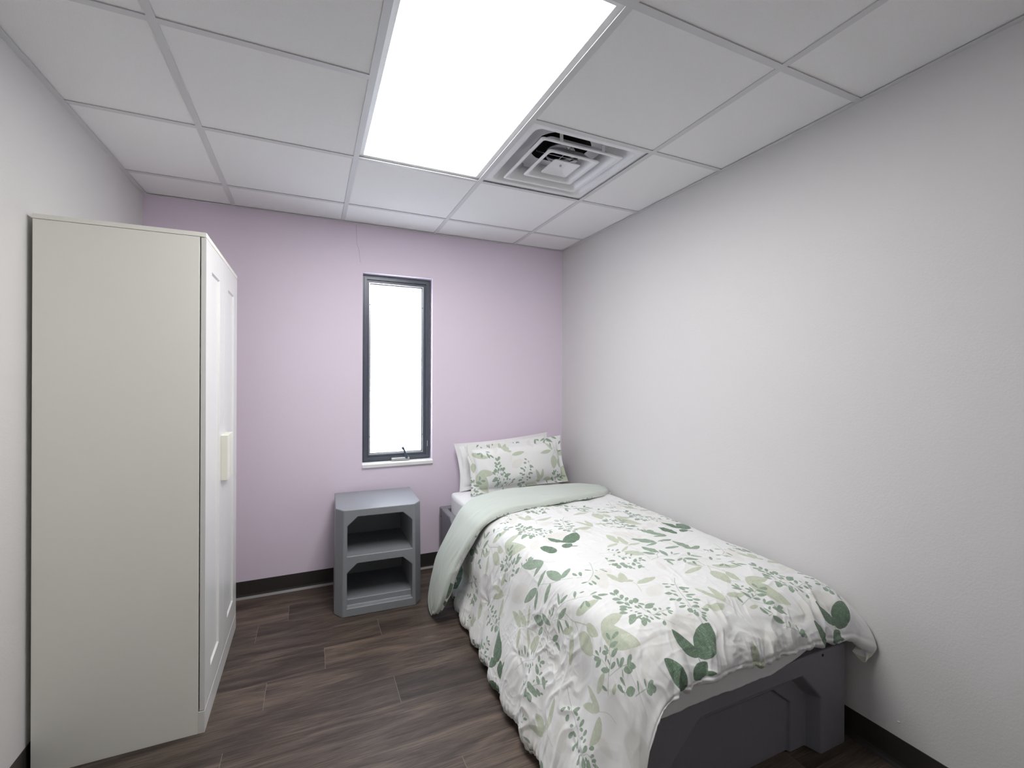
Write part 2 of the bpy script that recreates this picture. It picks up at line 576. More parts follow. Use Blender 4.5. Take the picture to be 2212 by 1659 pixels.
loft_sq(bm, [(hs, 0.001, 0.022), (hs, 0.001, 0.0085), (hs - 0.001, 0.001, 0.0072), (0.262, 0.03, 0.0072), (0.256, 0.035, 0.012), (0.240, 0.05, 0.045),
             (0.215, 0.08, 0.082), (0.185, 0.10, 0.10)])
# top plate with round collar
ring = [[bm.verts.new((x, y, 0.10)) for x, y in rsq(0.185, 0.10)]]
m_ = len(ring[0])
cir = [bm.verts.new((0.148 * p[0] / math.hypot(*p), 0.148 * p[1] / math.hypot(*p), 0.10)) for p in rsq(0.185, 0.10)]
for j in range(m_):
    bm.faces.new((ring[0][j], ring[0][(j + 1) % m_], cir[(j + 1) % m_], cir[j]))
bmesh.ops.remove_doubles(bm, verts=bm.verts, dist=0.0002)
pan = obj('vent_pan', bm, M['white_steel'], cv, True)
bm = bmesh.new()
nseg = 40
A = [bm.verts.new((0.148 * math.cos(2 * PI * k / nseg), 0.148 * math.sin(2 * PI * k / nseg), 0.100)) for k in range(nseg)]
B = [bm.verts.new((0.148 * math.cos(2 * PI * k / nseg), 0.148 * math.sin(2 * PI * k / nseg), 0.34)) for k in range(nseg)]
for k in range(nseg):
    bm.faces.new((A[k], B[k], B[(k + 1) % nseg], A[(k + 1) % nseg]))
bm.faces.new(B)
obj('duct_collar', bm, M['duct'], cv, True)
bm = bmesh.new()
prev = None
for z, r in ((0.062, 0.070), (0.105, 0.074)):
    ringv = [bm.verts.new((r * math.cos(2 * PI * k / nseg), r * math.sin(2 * PI * k / nseg), z)) for k in range(nseg)]
    ringi = [bm.verts.new(((r - 0.003) * math.cos(2 * PI * k / nseg), (r - 0.003) * math.sin(2 * PI * k / nseg), z)) for k in range(nseg)]
    if prev:
        for k in range(nseg):
            q = (k + 1) % nseg
            bm.faces.new((prev[0][k], prev[0][q], ringv[q], ringv[k]))
            bm.faces.new((prev[1][k], ringi[k], ringi[q], prev[1][q]))
            bm.faces.new((ringv[k], ringv[q], ringi[q], ringi[k]))
            bm.faces.new((prev[0][k], prev[1][k], prev[1][q], prev[0][q]))
    prev = (ringv, ringi)
obj('inner_ring', bm, M['galv'], cv, True)
def louver(hb, ht, zb, zt):
    bm = bmesh.new()
    t = 0.0022
    loft_sq(bm, [(ht, 0.03, zt), (hb - 0.020, 0.018, zb + 0.006), (hb - 0.015, 0.016, zb + 0.0008), (hb - 0.003, 0.014, zb), (hb, 0.014, zb + 0.002), (hb, 0.014, zb + 0.006),
                 (hb - 0.015, 0.02, zb + 0.008), (ht + t, 0.03, zt + t), (ht, 0.03, zt)])
    bmesh.ops.remove_doubles(bm, verts=bm.verts, dist=0.0001)
    return bm
obj('louver', louver(0.214, 0.150, 0.000, 0.052), M['white_steel'], cv, True)
obj('louver', louver(0.1375, 0.088, -0.001, 0.048), M['white_steel'], cv, True)
bm = bmesh.new()
loft_sq(bm, [(0.031, 0.004, 0.016), (0.066, 0.008, 0.001), (0.0705, 0.010, -0.002), (0.0715, 0.010, 0.002), (0.060, 0.01, 0.010), (0.033, 0.004, 0.022)],
        close_first=True, close_last=True)
obj('centre_cap', bm, M['white_steel'], cv, True)
bm = bmesh.new()
cylinder(bm, (0, 0, 0.010), (0, 0, 0.0165), 0.006, 12)
obj('screw', bm, M['galv'], cv, True)
for sx in (-0.11, 0.11):
    for y0_ in (-0.20, 0.198):
        obj('bracket', boxes((sx - 0.008, sx + 0.008, y0_, y0_ + 0.002, 0.012, 0.095)), M['white_steel'], cv)
bm = boxes((-0.002, 0.002, -0.13, 0.13, 0.052, 0.058), (-0.13, 0.13, -0.002, 0.002, 0.058, 0.064))
obj('cross_bar', bm, M['galv'], cv)

# ================================================================== window
win = structure(empty('window_1', ((WX0 + WX1) / 2, YB + 0.06, WZ0)))
inv = Matrix.Translation(-Vector(win.location))
def wpart(name, bm, m, parent=None, bevel=0.0, smooth=False):
    bm.transform(inv)
    return obj(name, bm, m, parent or win, smooth, bevel=bevel)
FY = YB + 0.055                               # room face of the frame
fx0, fx1, fz0, fz1 = WX0 + 0.004, WX1 - 0.005, WZ0 + 0.004, WZ1 - 0.006
bm = bmesh.new()
ring_frame(bm, fx0, fx1, fz0, fz1, 0.026, FY, FY + 0.07)
ring_frame(bm, fx0 + 0.010, fx1 - 0.010, fz0 + 0.010, fz1 - 0.010, 0.019, FY - 0.006, FY)
wpart('window_frame', bm, M['frame'], bevel=0.0012)
bm = bmesh.new()
sx0, sx1, sz0, sz1 = fx0 + 0.027, fx1 - 0.027, fz0 + 0.027, fz1 - 0.027
ring_frame(bm, sx0, sx1, sz0, sz1, 0.017, FY + 0.006, FY + 0.05)
wpart('sash', bm, M['frame'], bevel=0.0012)
bm = bmesh.new()
ring_frame(bm, sx0 + 0.0172, sx1 - 0.0172, sz0 + 0.0172, sz1 - 0.0172, 0.007, FY + 0.012, FY + 0.045)
wpart('glazing_bead', bm, M['alu'], bevel=0.0008)
bm = bmesh.new()
ring_frame(bm, sx0 + 0.0244, sx1 - 0.0244, sz0 + 0.0244, sz1 - 0.0244, 0.004, FY + 0.022, FY + 0.034)
wpart('glazing_gasket', bm, M['frame'])
wpart('window_pane', boxes((sx0 + 0.0246, sx1 - 0.0246, FY + 0.035, FY + 0.0375, sz0 + 0.0246, sz1 - 0.0246)), M['film'])
# clips on the glazing bead
bm = boxes(*[(x, x + 0.007, FY + 0.010, FY + 0.012, z, z + 0.004) for x in (sx0 + 0.019, sx1 - 0.028) for z in (1.83, 0.93)])
wpart('glazing_clip', bm, M['frame'])
# sill board with a small nosing
bm = bmesh.new()
prism(bm, [(YB - 0.014, WZ0 - 0.024), (FY + 0.01, WZ0 - 0.024), (FY + 0.01, WZ0 + 0.004), (YB - 0.010, WZ0 + 0.001), (YB - 0.014, WZ0 - 0.003)], 'x', WX0 - 0.001, WX1 + 0.003)
wpart('window_sill', bm, M['sill'], bevel=0.0015)
# operator with folding crank
bm = boxes((0.322, 0.445, FY - 0.030, FY - 0.004, WZ0 + 0.005, WZ0 + 0.024))
op_ = wpart('crank_operator', bm, M['crank'], bevel=0.004)
bm = bmesh.new()
cylinder(bm, (0.425, FY - 0.022, WZ0 + 0.022), (0.425, FY - 0.030, WZ0 + 0.034), 0.012, 16, 0.010)
cylinder(bm, (0.425, FY - 0.028, WZ0 + 0.028), (0.400, FY - 0.040, WZ0 + 0.090), 0.0085, 12, 0.005)
cylinder(bm, (0.400, FY - 0.040, WZ0 + 0.086), (0.392, FY - 0.060, WZ0 + 0.096), 0.007, 12, 0.009)
arm = wpart('crank_arm', bm, M['crank_arm'], smooth=True)
bm = boxes((fx1 - 0.0235, fx1 - 0.0125, FY - 0.008, FY - 0.0055, 0.84, 0.92))
lk = wpart('sash_lock', bm, M['frame'], bevel=0.003)
bm = boxes((fx1 - 0.0195, fx1 - 0.0165, FY - 0.012, FY - 0.008, 0.848, 0.888))
wpart('lock_lever', bm, M['alu'], bevel=0.001)

# ================================================================== wardrobe
WDX0, WDX1, WDY0, WDY1, WDH = -1.031, -0.547, 0.405, 1.185, 1.868
wd = empty('wardrobe', ((WDX0 + WDX1) / 2, (WDY0 + WDY1) / 2, 0), 'tall white two-door wardrobe standing against the left wall', 'wardrobe')
inv_w = Matrix.Translation(-Vector(wd.location))
def dpart(name, bm, m, parent=None, bevel=0.0008, origin=None):
    bm.transform(inv_w)
    if origin is not None:
        pass
    return obj(name, bm, m, parent or wd, bevel=bevel)
DT = 0.017                                    # door thickness
carc1 = WDX1 - DT - 0.004                      # carcase front edge
TT = 0.016
dpart('top_panel', boxes((WDX0, WDX1, WDY0 - 0.001, WDY1 + 0.001, WDH - TT, WDH)), M['wardrobe'])
dpart('side_panel', boxes((WDX0, carc1, WDY0, WDY0 + 0.016, 0, WDH - TT - 0.0012)), M['wardrobe'])
dpart('side_panel', boxes((WDX0, carc1, WDY1 - 0.016, WDY1, 0, WDH - TT - 0.0012)), M['wardrobe'])
dpart('back_panel', boxes((WDX0 + 0.006, WDX0 + 0.009, WDY0 + 0.017, WDY1 - 0.017, 0.05, WDH - TT - 0.002)), M['wardrobe'])
dpart('bottom_panel', boxes((WDX0 + 0.01, carc1 - 0.002, WDY0 + 0.017, WDY1 - 0.017, 0.070, 0.086)), M['wardrobe'])
dpart('plinth', boxes((carc1 + 0.0005, WDX1, WDY0, WDY1, 0.0, 0.080)), M['wardrobe_front'])
mid = (WDY0 + WDY1) / 2
def door(y0, y1, hy0, hy1):
    z0, z1 = 0.0835, WDH - TT - 0.003
    fw = 0.105
    xf, xb = WDX1, WDX1 - DT
    bm = bmesh.new()
    # frame face + recessed field, one closed solid
    o = [(y0, z0), (y1, z0), (y1, z1), (y0, z1)]
    i = [(y0 + fw, z0 + fw), (y1 - fw, z0 + fw), (y1 - fw, z1 - fw), (y0 + fw, z1 - fw)]
    i2 = [(y0 + fw + 0.006, z0 + fw + 0.006), (y1 - fw - 0.006, z0 + fw + 0.006), (y1 - fw - 0.006, z1 - fw - 0.006), (y0 + fw + 0.006, z1 - fw - 0.006)]
    O = [bm.verts.new((xf, *p)) for p in o]
    I = [bm.verts.new((xf, *p)) for p in i]
    J = [bm.verts.new((xf - 0.007, *p)) for p in i2]
    K = [bm.verts.new((xb, *p)) for p in o]
    for a in range(4):
        n = (a + 1) % 4
        bm.faces.new((O[a], O[n], I[n], I[a]))
        bm.faces.new((I[a], I[n], J[n], J[a]))
        bm.faces.new((O[a], K[a], K[n], O[n]))
    bm.faces.new(J)
    bm.faces.new(K[::-1])
    d = dpart('door', bm, M['wardrobe_front'], bevel=0.001)
    # grip handle: a back plate, a stem and a turned lip
    zc0, zc1 = 0.876, 1.074
    inner = hy1 if hy1 < mid else hy0
    hb = boxes((xf - 0.0005, xf + 0.026, hy0, hy1, zc0, zc1))
    h = dpart('handle', hb, M['handle'], d, bevel=0.002)
    return d
door(WDY0 + 0.001, mid - 0.0015, mid - 0.074, mid - 0.008)
door(mid + 0.0015, WDY1 - 0.001, mid + 0.008, mid + 0.074)

# ================================================================== nightstand
NSX, NSY = 0.185, 1.27
ns = empty('nightstand', (NSX, NSY, 0), 'grey moulded plastic nightstand with two open shelves under the window', 'nightstand', rz=math.radians(-2.0))
hw, dp, hN = 0.2435, 0.44, 0.594
def foot(w, d0, d1, c, cy):
    return [(-w, d1), (-w, d0 + cy), (-w + c, d0), (w - c, d0), (w, d0 + cy), (w, d1)]
bm = bmesh.new()
yf = -0.222
base_p = foot(hw, yf, yf + dp, 0.042, 0.062)
mid_p = foot(hw + 0.001, yf - 0.001, yf + dp, 0.042, 0.062)
top_p = foot(hw - 0.006, yf + 0.003, yf + dp, 0.042, 0.062)
rings = []
for z, P_ in ((0.0, base_p), (hN, top_p)):
    rings.append([bm.verts.new((*p, z)) for p in P_])
n = 6
for a, b in zip(rings, rings[1:]):
    for j in range(n):
        bm.faces.new((a[j], a[(j + 1) % n], b[(j + 1) % n], b[j]))
bm.faces.new(rings[0][::-1])
bm.faces.new(rings[-1])
body = obj('body', bm, M['plastic'], ns)
def cavity(x0, x1, z0, z1, c, y0, y1, taper=0.012):
    bm = bmesh.new()
    P0 = [(x0, z0), (x1, z0), (x1, z1 - c * 0.9), (x1 - c, z1), (x0 + c, z1), (x0, z1 - c * 0.9)]
    P1 = [(x0 + taper, z0 + 0.004), (x1 - taper, z0 + 0.004), (x1 - taper, z1 - c * 0.9 - taper), (x1 - c, z1 - taper), (x0 + c, z1 - taper), (x0 + taper, z1 - c * 0.9 - taper)]
    return prism(bm, P0, 'y', y0, y1, P1)
ox = 0.002
boolean_cut(body, [cavity(-0.1795 + ox, 0.1795 + ox, 0.336, 0.553, 0.055, yf - 0.03, yf + 0.385),
                   cavity(-0.1795 + ox, 0.1795 + ox, 0.082, 0.292, 0.055, yf - 0.03, yf + 0.385, 0.0),
                   boxes((-0.1795 + ox, 0.1795 + ox, yf - 0.03, yf + 0.038, 0.048, 0.16))])
soften(body, 0.0075, 3, 30)
# raised plaque with a rounded border on the inside back of the upper bay
bm = bmesh.new()
yb = yf + 0.385
def rrect(x0, x1, z0, z1, r, n=5):
    pts = []
    for cx, cz, a0 in ((x1 - r, z1 - r, 0), (x0 + r, z1 - r, PI / 2), (x0 + r, z0 + r, PI), (x1 - r, z0 + r, 1.5 * PI)):
        for k in range(n + 1):
            a = a0 + PI / 2 * k / n
            pts.append((cx + r * math.cos(a), cz + r * math.sin(a)))
    return pts
prism(bm, rrect(-0.135, 0.135, 0.425, 0.498, 0.010), 'y', yb - 0.004, yb + 0.004)
pl = obj('plaque', bm, M['plastic'], ns, bevel=0.0012)
tx = bpy.data.curves.new('raised_lettering', 'FONT')
tx.body = 'MODUFORM'
tx.size = 0.052
tx.extrude = 0.0014
tx.align_x, tx.align_y = 'CENTER', 'CENTER'
tmp = bpy.data.objects.new('raised_lettering', tx)
C.objects.link(tmp)
bpy.context.view_layer.update()
tme = bpy.data.meshes.new_from_object(tmp.evaluated_get(bpy.context.evaluated_depsgraph_get()))
bpy.data.objects.remove(tmp)
lw = max(v.co.x for v in tme.vertices) - min(v.co.x for v in tme.vertices)
tme.transform(Matrix.Translation((0, yb - 0.0042, 0.4615)) @ Matrix.Rotation(PI / 2, 4, 'X') @ Matrix.Scale(0.24 / lw, 4, (1, 0, 0)))
link('raised_lettering', tme, M['plastic'], pl)

# ================================================================== bed
BX0, BX1, BY0, BY1 = 0.642, 1.600, -0.596, 1.505
bed = empty('bed', ((BX0 + BX1) / 2, (BY0 + BY1) / 2, 0), 'dark grey moulded plastic single bed frame against the right wall', 'bed')
inv_b = Matrix.Translation(-Vector(bed.location))
def bpart(name, bm, m=None, bevel=0.0, seg=3):
    bm.transform(inv_b)
    return obj(name, bm, m or M['plastic_dark'], bed, bevel=bevel, seg=seg)
bxc = (BX0 + BX1) / 2
def end_panel(y0, y1, front):
    """foot or head panel: solid with a chamfered recess on its outer face"""
    bm = boxes((BX0, BX1, y0, y1, 0.0, 0.368))
    o = bpart('foot_panel' if front else 'head_panel', bm)
    def rec(hw0, hw1, ztop, zc, ch, ya, yb_):
        b = bmesh.new()
        P0 = [(bxc - hw0, -0.01), (bxc + hw0, -0.01), (bxc + hw0, zc), (bxc + hw0 - ch, ztop), (bxc - hw0 + ch, ztop), (bxc - hw0, zc)]
        P1 = [(bxc - hw1, -0.01), (bxc + hw1, -0.01), (bxc + hw1, zc - 0.012), (bxc + hw1 - ch, ztop - 0.02), (bxc - hw1 + ch, ztop - 0.02), (bxc - hw1, zc - 0.012)]
        prism(b, P0, 'y', ya, yb_, P1)
        b.transform(inv_b)
        return b
    if front:
        boolean_cut(o, [rec(0.345, 0.325, 0.308, 0.205, 0.105, y0 - 0.01, y0 + 0.05),
                        rec(0.255, 0.245, 0.262, 0.190, 0.085, y0 + 0.02, y0 + 0.062)])
    soften(o, 0.012, 3, 30)
    return o
end_panel(BY0, BY0 + 0.085, True)
end_panel(BY1 - 0.06, BY1, False)
# side rails with raised lobes at the head end
def rail(x0, x1):
    bm = bmesh.new()
    prof = [(BY0 + 0.086, 0.0), (BY0 + 0.086, 0.367)]
    prof += [(BY0 + 0.30, 0.365), (1.10, 0.360)]
    for k in range(9):
        a = k / 8
        prof.append((1.16 + 0.10 * a, 0.362 + 0.068 * (a * a * (3 - 2 * a))))
    prof += [(BY1 - 0.061, 0.432), (BY1 - 0.061, 0.0)]
    prism(bm, prof, 'x', x0, x1)
    return bpart('side_rail', bm, bevel=0.012)
rail(BX0, BX0 + 0.045)
rail(BX1 - 0.045, BX1)
bm = boxes((BX0, BX1, BY1 - 0.0595, BY1, 0.3695, 0.432))
bpart('head_lip', bm, bevel=0.010)
bpart('platform', boxes((BX0 + 0.046, BX1 - 0.046, BY0 + 0.086, BY1 - 0.061, 0.30, 0.3675)))
bm = bmesh.new()
cylinder(bm, (1.468, BY0 + 0.002, 0.352), (1.468, BY0 - 0.0012, 0.352), 0.005, 10)
bpart('rivet', bm, M['duct'])

# ================================================================== cloth surfaces
def hermite(tk, P, tq):
    """non-uniform Catmull-Rom through P (n, ...) at knots tk, sampled at tq"""
    tk = np.asarray(tk, float)
    n = len(tk)
    d = (P[1:] - P[:-1]) / (tk[1:] - tk[:-1]).reshape((-1,) + (1,) * (P.ndim - 1))
    m = np.empty_like(P)
    m[0], m[-1] = d[0], d[-1]
    h = (tk[1:] - tk[:-1]).reshape((-1,) + (1,) * (P.ndim - 1))
    m[1:-1] = (d[:-1] * h[1:] + d[1:] * h[:-1]) / (h[1:] + h[:-1])
    i = np.clip(np.searchsorted(tk, tq, side='right') - 1, 0, n - 2)
    hh = (tk[i + 1] - tk[i])
    s = (tq - tk[i]) / hh
    sh = (-1,) + (1,) * (P.ndim - 1)
    s, hh = s.reshape(sh), hh.reshape(sh)
    return ((2 * s**3 - 3 * s**2 + 1) * P[i] + (s**3 - 2 * s**2 + s) * hh * m[i]
            + (-2 * s**3 + 3 * s**2) * P[i + 1] + (s**3 - s**2) * hh * m[i + 1])

def loft_net(net, step):
    """net (rows b, cols a, 3) -> dense grid (B, A, 3)"""
    net = np.asarray(net, float)
    da = np.linalg.norm(net[:, 1:] - net[:, :-1], axis=2).mean(0)
    db = np.linalg.norm(net[1:] - net[:-1], axis=2).mean(1)
    ta, tb = np.concatenate([[0], np.cumsum(da)]), np.concatenate([[0], np.cumsum(db)])
    qa = np.linspace(0, ta[-1], int(ta[-1] / step) + 1)
    qb = np.linspace(0, tb[-1], int(tb[-1] / step) + 1)
    G = hermite(tb, net, qb)
    G = hermite(ta, G.transpose(1, 0, 2), qa).transpose(1, 0, 2)
    return G, qa, qb, ta, tb

def normals(G):
    du = np.gradient(G, axis=1)
    dv = np.gradient(G, axis=0)
    n = np.cross(du, dv)
    n /= np.linalg.norm(n, axis=2, keepdims=True) + 1e-12
    return n

def arc(G, axis):
    d = np.linalg.norm(np.diff(G, axis=axis), axis=2)
    z = np.zeros_like(d[:, :1] if axis == 1 else d[:1])
    return np.concatenate([z, np.cumsum(d, axis=axis)], axis=axis)

def grid_mesh(name, G, m, parent, attrs=None, uv=None, closed=False):
    B_, A_ = G.shape[:2]
    idx = np.arange(B_ * A_).reshape(B_, A_)
    q = np.stack([idx[:-1, :-1], idx[:-1, 1:], idx[1:, 1:], idx[1:, :-1]], -1).reshape(-1, 4)
    me = bpy.data.meshes.new(name)
    me.vertices.add(B_ * A_)
    me.vertices.foreach_set('co', G.reshape(-1).astype(np.float32))
    me.loops.add(q.size)
    me.loops.foreach_set('vertex_index', q.reshape(-1).astype(np.int32))
    me.polygons.add(len(q))
    me.polygons.foreach_set('loop_start', (np.arange(len(q)) * 4).astype(np.int32))
    me.polygons.foreach_set('loop_total', np.full(len(q), 4, np.int32))
    me.update(calc_edges=True)
    for k, v in (attrs or {}).items():
        at = me.attributes.new(k, 'FLOAT', 'POINT')
        at.data.foreach_set('value', v.reshape(-1).astype(np.float32))
    if uv is not None:
        at = me.attributes.new('fabric', 'FLOAT_VECTOR', 'POINT')
        w = np.concatenate([uv, np.zeros(uv.shape[:2] + (1,))], 2)
        at.data.foreach_set('vector', w.reshape(-1).astype(np.float32))
    me.validate()
    return link(name, me, m, parent, True)

#PATTERN_BEGIN
# leaf print of the bedding: one repeat of the textile, leaves as "class base tip width curve" in 0.1 mm of fabric
LEAVES = (
    'm 7684 -3406 7896 -3131 55 0;m 7647 -3414 7591 -3168 42 0;m 7676 -3702 7462 -3462 42 0;m 7717 -3674 7857 -3476 60 0;m 7751 -3847 7911 -3696 60 0;'
    'm 7660 -3887 7464 -3675 42 0;m 7779 -4092 7926 -3889 60 0;m 7914 -4122 8139 -3891 60 0;m 7690 -4131 7666 -3880 42 0;m 7613 -4130 7423 -3888 42 0;'
    'm 7539 -4193 7347 -3981 42 0;m 7453 -4319 7259 -4086 42 0;m 7691 -4267 7585 -4117 42 0;m 7861 -4419 7797 -4229 42 0;m 7987 -4133 8152 -4316 42 0;'
    'm 7960 -4432 7948 -4225 42 0;m 8071 -4431 8525 -4360 42 0;m 8009 -4461 8335 -4510 42 0;m 7606 -4544 7353 -4461 42 0;m 7557 -4533 7201 -4700 62 0;'
    'm 7730 -4702 7496 -4668 42 0;m 7703 -4776 7512 -5055 55 0;m 7741 -4859 7726 -5082 42 0;m 7881 -4862 7888 -5040 42 0;m 7770 -4698 7807 -4886 42 0;'
    'm 8021 -4764 8018 -4578 42 0;m 8215 -4749 8304 -4587 70 0;m 8400 -4768 8474 -4645 70 0;m 8634 -4757 8843 -4734 42 0;m 8633 -4799 8732 -4989 42 0;'
    'm 8599 -4875 8591 -5078 42 0;m 8344 -4871 8402 -5067 42 0;m 8024 -4905 8092 -5112 42 0;m 8092 -4869 8267 -4956 50 0;m 8166 -5187 8054 -5347 60 0;'
    'm 7789 -4633 7639 -4550 42 0;m 7633 -4357 7537 -4288 42 0;m 7727 -4511 7624 -4434 42 0;m 7577 -4706 7604 -4871 42 0;m 9854 -3593 9644 -3476 42 0;'
    'm 9766 -3797 9534 -3747 60 0;m 9895 -3617 9918 -3801 42 0;m 9960 -3937 10234 -4188 30 0;m 9938 -3981 10035 -4196 42 0;m 9676 -4168 9551 -3994 42 0;'
    'm 9512 -4200 9235 -4054 42 0;m 9518 -4394 9501 -4183 60 0;m 9864 -4204 10041 -4332 42 0;m 9817 -4413 10129 -4555 35 0;m 9781 -4450 9897 -4643 42 0;'
    'm 9374 -4470 9118 -4403 42 0;m 9577 -4516 9296 -4554 42 0;m 9652 -4619 9779 -4786 42 0;m 9800 -4707 10047 -4862 42 0;m 9698 -4847 9872 -4939 42 0;'
    'm 9440 -4793 9301 -4665 42 0;m 9408 -4865 9099 -4865 42 0;m 9439 -4971 9405 -4887 42 0;m 9525 -4981 9776 -5068 50 0;m 9473 -5035 9223 -5181 65 0;'
    'm 9535 -5127 9453 -5193 80 0;m 9765 -5147 9934 -5313 45 0;m 9548 -5230 9333 -5337 75 0;m 9644 -5267 9784 -5371 42 0;m 9583 -5351 9724 -5453 42 0;'
    'm 9553 -5386 9610 -5601 40 0;d 8588 -6413 8165 -5519 40 5;d 8621 -6467 9627 -5651 56 0;d 7773 -7009 7467 -6054 42 -4;d 8186 -6875 8776 -6607 62 0;'
    'd 8515 -6838 8921 -6920 30 0;s 6481 -3929 7044 -5404 40 -10;s 6508 -3922 7332 -4195 50 -8;m 6420 -4520 6456 -4233 40 0;m 6450 -4522 6771 -4613 40 0;'
    'm 6246 -4581 6565 -4797 40 0;m 6124 -4596 6151 -4351 40 0;m 6092 -4614 5933 -4355 40 0;m 6064 -4750 6406 -4879 40 0;m 5791 -4582 5990 -4565 40 0;'
    'm 5847 -4795 5921 -4641 40 0;m 5763 -4842 6032 -4936 40 0;m 5708 -4810 5510 -4492 40 0;m 5790 -4278 5800 -4048 40 0;m 5856 -4277 6029 -4222 40 0;'
    'm 5752 -4321 5563 -4092 40 0;m 5737 -4398 5414 -4234 40 0;m 6018 -5115 6183 -4963 40 0;m 6040 -5126 6375 -5206 40 0;m 6344 -5365 6647 -5374 45 0;'
    'm 6336 -5371 6579 -5664 40 0;m 6136 -5324 6405 -5600 40 0;m 6116 -5264 5950 -5357 40 0;m 5899 -5516 5829 -5236 40 0;m 5724 -5529 5601 -5232 40 0;'
    'm 5819 -5609 6183 -5865 40 0;m 6277 -6024 6398 -5852 40 0;m 6583 -6196 6638 -6021 40 0;m 6612 -6216 6873 -6255 50 0;m 6637 -6264 6874 -6433 50 0;'
    'm 6544 -6216 6695 -6409 40 0;m 5204 -4923 5164 -4669 40 0;s 4850 -4514 5572 -4675 32 0;s 5279 -5139 5605 -5173 40 0;s 8432 -2841 8242 -2071 32 0;'
    's 8508 -2819 8765 -2228 50 0;s 8513 -2813 8869 -2878 45 0;s 8820 -3124 9774 -2996 28 0;s 10852 -5170 10358 -4273 24 0;s 10887 -5144 10962 -4299 30 0;'
    's 10719 -5240 9842 -5140 34 8;t 6930 603 6216 1714 34 4;t 6925 581 6182 631 30 0;t 5995 122 6747 82 30 0;t 5898 158 5053 851 34 0;'
    't 5882 77 5148 -80 26 0;t 6455 -646 5671 -670 32 0;t 6840 -1012 6696 -9 38 0;t 6863 -1013 7393 -906 52 0;t 7312 -1529 7268 -1241 35 0;'
    't 7408 -1657 7494 -1407 50 0;m 7918 -1618 7716 -1415 30 0;m 8054 -1585 8096 -1733 30 0;m 8244 -1723 8376 -1966 30 0;m 7792 -1942 7799 -2288 30 0;'
    'm 7415 -2090 7205 -1929 30 0;m 7402 -2107 7412 -2371 30 0;m 7540 -2131 7534 -2442 30 0;m 8219 -1622 8413 -1728 30 0;m 6068 -1619 6371 -1285 28 0;'
    'm 6136 -1635 6567 -1859 28 0;m 6622 -2266 6809 -2030 45 0;m 6853 -2250 7023 -2369 40 0;m 7054 -2661 7328 -2768 28 0;m 7232 -2926 7507 -3207 28 0;'
    'm 7071 -2801 7229 -3205 28 0;m 6779 -2723 6482 -2782 38 0;m 6788 -2739 6728 -3074 42 0;m 5650 -1757 6168 -2072 34 0;m 5590 -1723 5184 -1890 28 0;'
    'm 5611 -1799 5354 -2147 28 0;m 5757 -2101 5625 -2441 36 0;m 5472 -1284 5673 -1054 28 0;m 5508 -1297 5891 -1331 22 0;m 5204 -1317 5344 -669 32 0;'
    'm 5104 -890 4892 -90 45 0;m 5137 -895 5381 -889 28 0;m 4911 -947 4506 -561 42 0;m 4785 -1544 5105 -1865 45 0;m 4802 -1722 4724 -2134 38 0;'
    's 6207 -2664 7133 -3122 34 -5;s 6224 -3307 6204 -3971 50 -5;s 5750 -2636 5322 -2107 38 0;s 5571 -2707 4623 -2825 27 0;s 5781 -3059 5631 -3994 62 0;'
    'f 7177 -5976 7648 -5339 62 0;f 8023 -5691 9281 -5304 60 0;f 7461 -2300 8652 -1773 50 0;f 8677 -3944 9516 -3535 60 0;f 6569 -6000 7076 -5808 50 0;'
    'f 10148 -5293 10278 -5906 50 0;f 5660 800 4693 1935 50 0;f 4153 -2340 4333 -1645 40 0;f 6419 2576 6941 2280 50 0;m 3301 155 3464 241 45 0;'
    'm 3433 35 3571 119 50 0;m 3502 -123 3770 49 30 0;m 3479 -253 3671 -219 45 0;m 3697 -490 3864 -428 45 0;m 3318 4 3255 26 70 0;'
    'm 3331 -273 3208 -389 45 0;m 3385 -442 3344 -645 45 0;m 3472 -643 3450 -907 45 0;m 3634 -838 3567 -1013 45 0;m 3346 -694 3289 -973 45 0;'
    'm 3818 -1221 4022 -1120 55 0;m 3840 -1255 3973 -1449 50 0;m 3731 -1128 3483 -1371 42 0;m 3806 -1250 3739 -1392 45 0;m 3757 -793 3936 -599 30 0;'
    's 4199 614 4332 1684 32 0;s 4427 267 4599 1196 34 0;s 4419 184 5200 358 20 0;s 4137 603 3448 387 32 0;s 4340 146 3738 -227 20 0;'
    's 4403 -836 3846 -243 65 0;m 9011 -1080 9080 -894 60 0;m 8982 -1179 9277 -1266 45 0;m 8907 -1485 8788 -1474 60 0;m 9028 -1449 8897 -1602 60 0;'
    'm 9180 -1464 8940 -1680 50 0;m 9119 -1657 8941 -1934 60 0;m 9381 -1512 9201 -1893 50 0;m 9339 -1705 9194 -2080 50 0;m 9473 -1727 9602 -1756 50 0;'
    'm 9413 -1939 9304 -2180 55 0;m 9739 -1748 9607 -2017 50 0;m 9376 -2143 9436 -2278 50 0;m 9801 -1833 9980 -1935 40 0;m 9713 -2151 9903 -2284 30 0;'
    'm 9893 -2038 9596 -2291 40 0;f 6710 -4716 5913 -4568 50 0;f 7847 -5997 8633 -5501 50 0;f 7941 -1857 7637 -2936 45 0;f 9120 -5964 9250 -6499 50 0')
